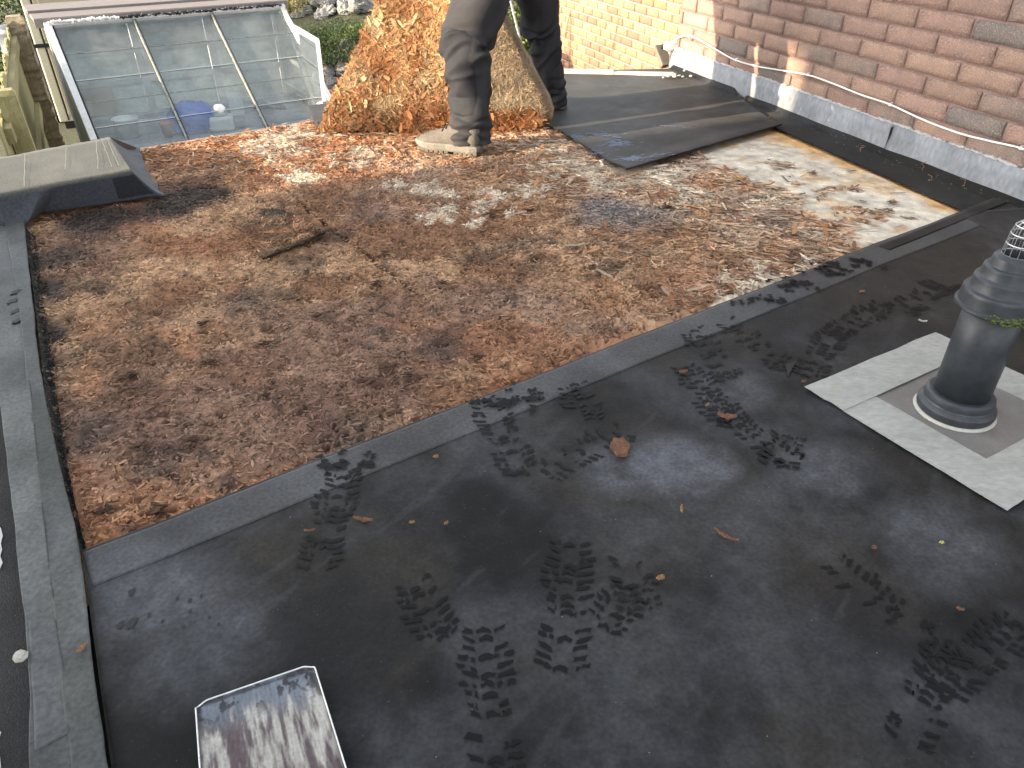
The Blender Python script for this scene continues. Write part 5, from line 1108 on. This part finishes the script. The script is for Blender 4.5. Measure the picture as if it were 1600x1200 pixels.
# staging bench
BZ = 1.12
bench = empty('staging_bench', (GHA[0], GHA[1], GZ), R(33)); tag(bench, 'grey slatted staging bench inside the greenhouse', 'bench')
for j in range(9): mb = MB(); y_ = -1.06+.135*j; mb.box((.04, y_, BZ-.03), (1.9, y_+.127, BZ+.003*(j % 2))); mb.build('slat', M_block, bench)
for x_ in (.1, .95, 1.8):
    for y_ in (-1.0, .1): mb = MB(); mb.box((x_, y_, 0), (x_+.05, y_+.05, BZ-.03)); mb.build('leg', M_plank, bench)
def ghw(x, y, z): p = Matrix.Rotation(R(33), 4, 'Z') @ Vector((x, y, 0)); return (GHA[0]+p.x, GHA[1]+p.y, GZ+z)
def at_gh(px, py, z):    # greenhouse-local x,y at bench height under a sight line
    p = G(px, py, GZ+z); return p
# blue sack
def blob(name, loc, rx, ry, rz_, m, seed, amp=.25, n=28):
    mb = MB(); V = []
    for i in range(n):
        a = math.pi*i/(n-1)
        for k in range(n):
            b = 2*math.pi*k/n; d = np.array([math.sin(a)*math.cos(b), math.sin(a)*math.sin(b), math.cos(a)]); q = 1+amp*(float(fbm(np.array([d[0]*1.4+seed]), np.array([d[1]*1.4+d[2]*1.7]), 1.6, 4, seed)[0])-.5)*2
            V.append((d[0]*rx*q, d[1]*ry*q, max(-rz_*.55, d[2]*rz_*q)+rz_*.55))
    Fc = [(i*n+k, (i+1)*n+k, (i+1)*n+(k+1) % n, i*n+(k+1) % n) for i in range(n-1) for k in range(n)]
    return mesh(name, V, Fc, m, None, True, loc=loc)
p = D(300, 188, 6.35); o = blob('plastic_sack', (p[0], p[1], GZ+BZ+.005), .22, .17, .15, M_blue, 3, .35); tag(o, 'crumpled blue plastic sack on the bench inside the greenhouse', 'sack')
# white sprayer
p = D(346, 190, 6.35); spr = empty('garden_sprayer', (p[0], p[1], GZ+BZ+.005), R(20)); tag(spr, 'white plastic garden sprayer with domed top behind the greenhouse glass', 'sprayer')
mb = MB(); mb.box((-.10, -.08, 0), (.10, .08, .12)); bevel(mb.build('tank', M_white, spr), .03, 4)
mb = MB(); mb.lathe([(.06, .115), (.065, .14), (.055, .18), (.03, .205), (.0, .21)], 24, capt=False); mb.build('dome_lid', M_white, spr, True)
mb = MB(); mb.box((.10, -.05, .02), (.19, .05, .085)); bevel(mb.build('pump_block', M_grey, spr), .015, 3)
mb = MB(); mb.box((-.16, -.05, .0), (-.10, .05, .10)); bevel(mb.build('side_lug', M_white, spr), .012, 2)
# white tub, red pot, sheet of card
p = D(200, 205, 6.2); mb = MB(); mb.lathe([(.085, 0), (.10, .14), (.106, .145), (.100, .150), (.092, .146), (.080, .01)], 32, capt=False); o = mb.build('plant_tub', M_white, None, True, loc=(p[0], p[1], GZ+BZ+.005)); tag(o, 'white round plastic tub at the left of the greenhouse bench', 'tub')
p = D(262, 207, 6.2); mb = MB(); mb.lathe([(.035, 0), (.05, .10), (.055, .10), (.055, .12), (.047, .12), (.032, .012)], 24, capt=False); o = mb.build('flower_pot', M_red, None, True, loc=(p[0], p[1], GZ+BZ+.005)); tag(o, 'red flower pot beside the blue sack behind glass', 'pot')
p = D(160, 165, 6.75); mb = MB(); mb.box((-.12, -.01, 0), (.12, .01, .22), Matrix.Rotation(R(-12), 4, 'X')); o = mb.build('card_sheet', mat('card', (.42, .33, .22), rough=.9, var=.2), loc=(p[0], p[1], GZ+BZ+.005)); o.rotation_euler[2] = R(30); tag(o, 'tan card sheet leaning at the back of the greenhouse bench', 'card')
p = D(368, 160, 6.7); mb = MB(); mb.box((-.06, -.008, 0), (.06, .008, .2), Matrix.Rotation(R(-14), 4, 'X')); o = mb.build('seed_board', M_alu, loc=(p[0], p[1], GZ+BZ+.005)); o.rotation_euler[2] = R(15); tag(o, 'pale board leaning behind the white sprayer in the greenhouse', 'board')
for k in range(9):
    g = random.Random(k); p = D(420+g.uniform(-26, 22), 140+g.uniform(-12, 12), 6.9); r_ = g.uniform(.025, .05); o = blob('stone', (p[0], p[1], GZ+BZ+.004), r_, r_*.8, r_*.7, M_rock[k % 2], 40+k, .4, 12); tag(o, 'small stone in the heap at the right end of the greenhouse bench', 'stone', 'stones on the greenhouse bench')

# ------------------------------------------------------------------ beige cabinet, water butt, fence
def ground_at(px, py): return G(px, py, GZ)
cb0 = ground_at(98, 203); cab2 = empty('storage_cabinet', (cb0[0], cb0[1], GZ), R(28)); tag(cab2, 'tall beige plastic storage cabinet beside the greenhouse', 'cabinet')
CW, CD, CHt = .85, .55, 2.2
mb = MB(); mb.box((0, 0, .10), (CW, CD, CHt)); bevel(mb.build('carcass', M_beige, cab2), .015, 2)
mb = MB(); mb.box((.05, .03, 0), (CW-.03, CD, .10)); mb.build('plinth', M_edge, cab2)
for z0, z1 in ((.18, 1.02), (1.14, 2.05)):
    mb = MB(); mb.box((.13, -.014, z0), (CW-.05, .0, z1)); d_ = bevel(mb.build('door_panel', M_beige_d, cab2), .006, 2)
    mb = MB(); mb.box((.19, -.022, z0+.07), (CW-.10, -.014, z1-.07)); bevel(mb.build('raised_field', M_beige_d, d_), .006, 2)
mb = MB(); mb.box((-.012, -.018, 1.055), (CW, CD+.01, 1.10)); mb.build('mid_band', M_edge, cab2)
mb = MB(); mb.box((.105, -.010, .12), (.125, .004, 2.15)); mb.build('door_seam', M_edge, cab2)
mb = MB(); mb.box((-.03, -.04, CHt), (CW+.03, CD+.03, CHt+.06)); bevel(mb.build('lid', M_beige, cab2), .015, 2)
wb = D(58, 140, 10.6); wbz = GZ
mb = MB(); mb.lathe([(.24, 0), (.26, .1), (.27, .45), (.285, .47), (.285, .50), (.27, .52), (.265, .82), (.28, .84), (.28, .87), (.262, .89), (.25, 1.14), (.262, 1.16), (.262, 1.22), (.245, 1.25), (.0, 1.30)], 40, capt=False); wbt = empty('water_butt', (wb[0], wb[1], wbz)); tag(wbt, 'dark grey ribbed water butt between fence and cabinet', 'water butt'); mb.build('barrel', M_butt, wbt, True)
mb = MB(); mb.tube([(.0, -.26, .12), (.0, -.33, .12), (.0, -.34, .08)], .018, 8); mb.build('tap', M_edge, wbt)
# fence running away on the left
f1 = D(10, 148, 4.45); f2 = D(22, 30, 7.0); fdir = np.array([*(f2-f1)[:2], 0]); flen = np.linalg.norm(fdir); fdir /= flen; FRZ = math.atan2(fdir[1], fdir[0])
fence = empty('timber_fence', (f1[0], f1[1], GZ), FRZ); tag(fence, 'green stained timber fence running away from the roof on the left', 'fence')
z1, z2 = f1[2]-GZ, f2[2]-GZ
def post(x, w_, d_, zt, m, rough, seed):
    g = np.random.default_rng(seed); n = 60; V = []; loop = []
    for i in range(8): loop.append([(-.5, -.5), (0, -.5), (.5, -.5), (.5, 0), (.5, .5), (0, .5), (-.5, .5), (-.5, 0)][i])
    for j in range(n):
        z_ = zt*j/(n-1)
        for (a, b) in loop:
            k = rough*(g.random()-.5) if (a < 0 or b < 0) else 0; V.append((x+a*w_+k, b*d_+k*.6, z_))
    for (a, b) in loop: V.append((x+a*w_*.75, b*d_*.75, zt+.03))
    n += 1
    Fc = [(j*8+i, j*8+(i+1) % 8, (j+1)*8+(i+1) % 8, (j+1)*8+i) for j in range(n-1) for i in range(8)]+[tuple((n-1)*8+i for i in range(8))]
    return mesh('post', V, Fc, m, fence)
post(0, .10, .10, z1, M_fence, .004, 1); post(flen, .19, .15, z2, M_post, .030, 2)
for zz in (.35, 1.0, 1.6): mb = MB(); mb.box((-.2, .02, zz), (flen, .06, zz+.09)); mb.build('rail', M_fence, fence)
nb = int(flen/.125)
for k in range(-3, nb): mb = MB(); x_ = k*.125; mb.add([(x_, .062, .05), (x_+.14, .062, .05), (x_+.14, .085, .05), (x_, .072, .05), (x_, .062, z1-.1+.03*math.sin(k)), (x_+.14, .062, z1-.1+.03*math.sin(k)), (x_+.14, .085, z1-.1+.03*math.sin(k)), (x_, .072, z1-.1+.03*math.sin(k))], [(0, 3, 2, 1), (4, 5, 6, 7), (0, 1, 5, 4), (1, 2, 6, 5), (2, 3, 7, 6), (3, 0, 4, 7)]); mb.build('fence_board', M_fence, fence)

# ------------------------------------------------------------------ planting and rockery
def leaves(N, cx, cy, cz, rx, ry, rz_, size, c0, c1, seed, shape='ball', parent=None, name='crown', narrow=.45):
    g = np.random.default_rng(seed); d = g.normal(0, 1, (N, 3)); d /= np.linalg.norm(d, axis=1)[:, None]
    rad = g.uniform(.35, 1, N)**.5; bump_ = .72+.56*fbm(d[:, 0]*2+seed, d[:, 1]*2+d[:, 2]*2.3, 1.7, 3, seed)
    P = d*rad[:, None]*bump_[:, None]*np.array([rx, ry, rz_]); P[:, 2] = np.maximum(P[:, 2], -rz_*.9)
    a = g.normal(0, 1, (N, 3)); a[:, 2] -= .2; a /= np.linalg.norm(a, axis=1)[:, None]; b = np.cross(a, g.normal(0, 1, (N, 3))); b /= np.linalg.norm(b, axis=1)[:, None]
    L_ = size*g.uniform(.6, 1.4, N)[:, None]; W_ = L_*narrow
    V = np.stack([P-a*L_*.5, P+b*W_*.5, P+a*L_*.5, P-b*W_*.5], 1).reshape(-1, 3)
    Fq = np.arange(N*4).reshape(N, 4); t = g.uniform(0, 1, (N, 1))**1.3; c = np.array(c0)*(1-t)+np.array(c1)*t
    return fast_mesh(name, V, Fq, M_leaf, parent, np.repeat(c, 4, 0))
def shrub(name, label, loc, r, size, c0, c1, N, seed, group=None, narrow=.45):
    root = empty(name, (loc[0], loc[1], loc[2])); tag(root, label, 'plant', group)
    c = leaves(N, 0, 0, 0, r[0], r[1], r[2], size, c0, c1, seed, parent=root, narrow=narrow); c.location = (0, 0, r[2]*.9)
    mb = MB(); g = random.Random(seed)
    for k in range(5): a = g.uniform(0, 6.28); mb.tube([(0, 0, -.05), (math.cos(a)*r[0]*.25, math.sin(a)*r[1]*.25, r[2]*.6), (math.cos(a)*r[0]*.55, math.sin(a)*r[1]*.55, r[2]*1.2)], [.02, .014, .006], 6)
    mb.build('stem', M_bark, root)
    return root
def bz(x, y): return float(bank_h(np.array([x]), np.array([y]))[0])
def onbank(px, py):
    t = 6.0; d = sight(px, py)
    while t < 40:
        p = np.array([0, 0, CAM_H])+d*t
        if p[2] < bz(p[0], p[1]): return p
        t += .04
    return np.array([0, 0, CAM_H])+d*20
dg0, dg1 = (.018, .032, .012), (.06, .10, .025)
lg0, lg1 = (.08, .14, .02), (.26, .30, .05)
for i, (px, py, r, sz_, c0, c1, N, nm, lab, nar) in enumerate([
    (545, 88, (.75, .45, .40), .045, dg0, dg1, 9000, 'hedge_shrub', 'dark feathery evergreen shrub trailing over the garden stones', .22),
    (492, 98, (.45, .4, .40), .045, dg0, dg1, 6000, 'hedge_shrub', 'dark low evergreen shrub next to the open greenhouse vent', .22),
    (575, 48, (.40, .3, .16), .05, lg0, lg1, 2500, 'ground_plant', 'bright green sunlit ground plant below the pale rocks', .35),
    (505, 52, (.5, .3, .12), .05, (.05, .09, .02), (.2, .24, .05), 2500, 'ground_plant', 'yellow green fringe plant along the top of the dark shrub', .3),
    (560, -12, (.75, .5, .42), .07, (.06, .11, .01), (.36, .36, .03), 3800, 'yellow_shrub', 'yellow green leafy shrub behind the rockery stones', .5),
    (455, 6, (.35, .3, .42), .10, (.12, .11, .03), (.42, .36, .12), 2200, 'grass_clump', 'straw coloured grass clump beside the greenhouse ridge', .10),
    (640, -5, (1.0, .6, .8), .07, dg0, (.10, .16, .03), 5000, 'garden_shrub', 'dark green garden shrub hidden behind the raised sheet', .5),
    (820, 60, (1.0, .7, 1.0), .07, dg0, (.14, .2, .03), 9000, 'garden_shrub', 'dark leafy shrub seen between the legs of the worker', .5),
    (500, -30, (1.4, .8, .9), .08, dg0, (.10, .13, .03), 6000, 'garden_shrub', 'dark shrub at the top of the garden bank', .5)]):
    p = onbank(px, max(py, 0)+18); 
    if py < 0: p = onbank(px, 2)+np.array([0, 1.2, .15])
    shrub(nm, lab, (p[0], p[1], bz(p[0], p[1])-.02), r, sz_, c0, c1, N, 700+i, None, nar)
p = D(10, 20, 11.5); shrub('garden_shrub', 'dark leafy shrub in the top left corner behind the fence', (p[0], p[1], GZ), (1.0, .9, 1.15), .07, dg0, (.09, .14, .03), 9000, 750)
p = D(14, 236, 5.2); shrub('weed_plant', 'bright green weed growing at the foot of the fence by the kerb', (p[0], p[1], GZ), (.28, .28, .52), .06, (.05, .10, .02), (.2, .3, .05), 2600, 751)
def rock(px, py, r, mi, seed, label, group):
    p = onbank(px, py); o = blob('rock', (p[0], p[1], bz(p[0], p[1])-.02), r, r*.75, r*.72, M_rock[mi], seed, .55, 20); o.data.polygons.foreach_set('use_smooth', [False]*len(o.data.polygons)); o.rotation_euler[2] = seed*1.3; tag(o, label, 'rock', group)
for i, (px, py, r, lab) in enumerate([
    (527, 105, .21, 'large dark boulder at the top middle of the shaded stone pile'), (512, 125, .20, 'large brown boulder in the stone pile nearest the greenhouse vent'),
    (537, 118, .19, 'dark boulder at mid height of the pile against the raised sheet'), (524, 140, .18, 'dark boulder low in the middle of the shaded stone pile'),
    (545, 80, .17, 'upright dark boulder under the evergreen beside the raised sheet'), (508, 142, .14, 'small dark stone at the lower left foot of the stone pile'),
    (550, 135, .2, None), (541, 100, .13, None), (517, 152, .12, 'smallest dark stone at the very bottom of the stone pile by the path'), (532, 150, .16, None), (505, 110, .13, 'dark stone half under the low evergreen left of the stone pile'), (560, 112, .17, None), (498, 128, .12, None)]):
    rock(px, py, r, 0, 800+i, lab or 'dark boulder of the stone pile mostly hidden by its neighbours', 'dark boulders of the rockery')
for i, (px, py, r, lab) in enumerate([
    (468, 16, .17, 'pale rock nearest the greenhouse ridge on the sunny bank'), (492, 10, .16, 'second pale rock from the greenhouse on the sunny bank'), (515, 12, .20, 'large pale rock in the middle of the sunny bank'),
    (515, 22, .15, 'grey upright rock just in front of the middle pale rock'), (503, 28, .14, 'low pale rock at the front of the sunny bank'), (538, 14, .17, 'yellowish pale rock right of the middle of the bank'),
    (548, 12, .15, None), (562, 17, .24, 'biggest pale rock on the bank beside the raised sheet'), (536, 22, .13, None), (466, 27, .13, 'small pale rock at the front left of the bank by the greenhouse'), (575, 14, .15, None), (480, 20, .12, None)]):
    rock(px, py, r, 1, 830+i, lab or 'small pale rock wedged among the larger ones on the bank', 'pale rocks on the bank')
# pole seen between the legs
mb = MB(); a_ = D(790, -30, 6.6); b_ = D(872, 300, 8.6); k = (GZ-a_[2])/(b_[2]-a_[2]); b_ = a_+(b_-a_)*k; mb.tube([a_-b_, [0, 0, 0]], .010, 8); o = mb.build('garden_pole', mat('pole_paint', (.42, .46, .52), rough=.4, var=.15, bump=0), loc=b_); tag(o, 'thin pale metal pole leaning behind the worker between his legs', 'pole')

# ------------------------------------------------------------------ neighbouring house to the left, out of frame, which shades the near roof
sx, sy = math.sin(SUN_AZ), math.cos(SUN_AZ)
edge_pt = np.array([0.43, 3.455]); HD = 9.0
hc = edge_pt - np.array([sx, sy])*HD
hn = empty('unseen_neighbour_house', (hc[0], hc[1], GZ), math.atan2(-sx, sy)*1.0 ); 
hn.rotation_euler[2] = math.atan2(sy, sx)-math.pi/2      # local +y = the way the light travels, +x = to its right
tag(hn, 'unseen rendered neighbouring house standing left of the roof, casting the shade', 'house')
mb = MB(); mb.box((0, -7, 0), (11, 0, 6.2)); mb.build('wall', M_render, hn)
mb = MB(); mb.add([(-.3, -7.3, 6.2), (11.3, -7.3, 6.2), (11.3, .3, 6.2), (-.3, .3, 6.2), (-.3, -3.5, 8.6), (11.3, -3.5, 8.6)], [(0, 1, 5, 4), (2, 3, 4, 5), (0, 4, 3), (1, 2, 5), (0, 3, 2, 1)]); mb.build('roof', M_slate, hn)
for k in range(3):
    for zz in (0.9, 3.7):
        mb = MB(); mb.box((1.2+k*3.4, 0.002, zz), (2.8+k*3.4, .03, zz+1.4)); w_ = mb.build('window', M_white, hn); mb = MB(); mb.box((1.3+k*3.4, .031, zz+.1), (2.7+k*3.4, .036, zz+1.3)); mb.build('pane', M_black, w_)
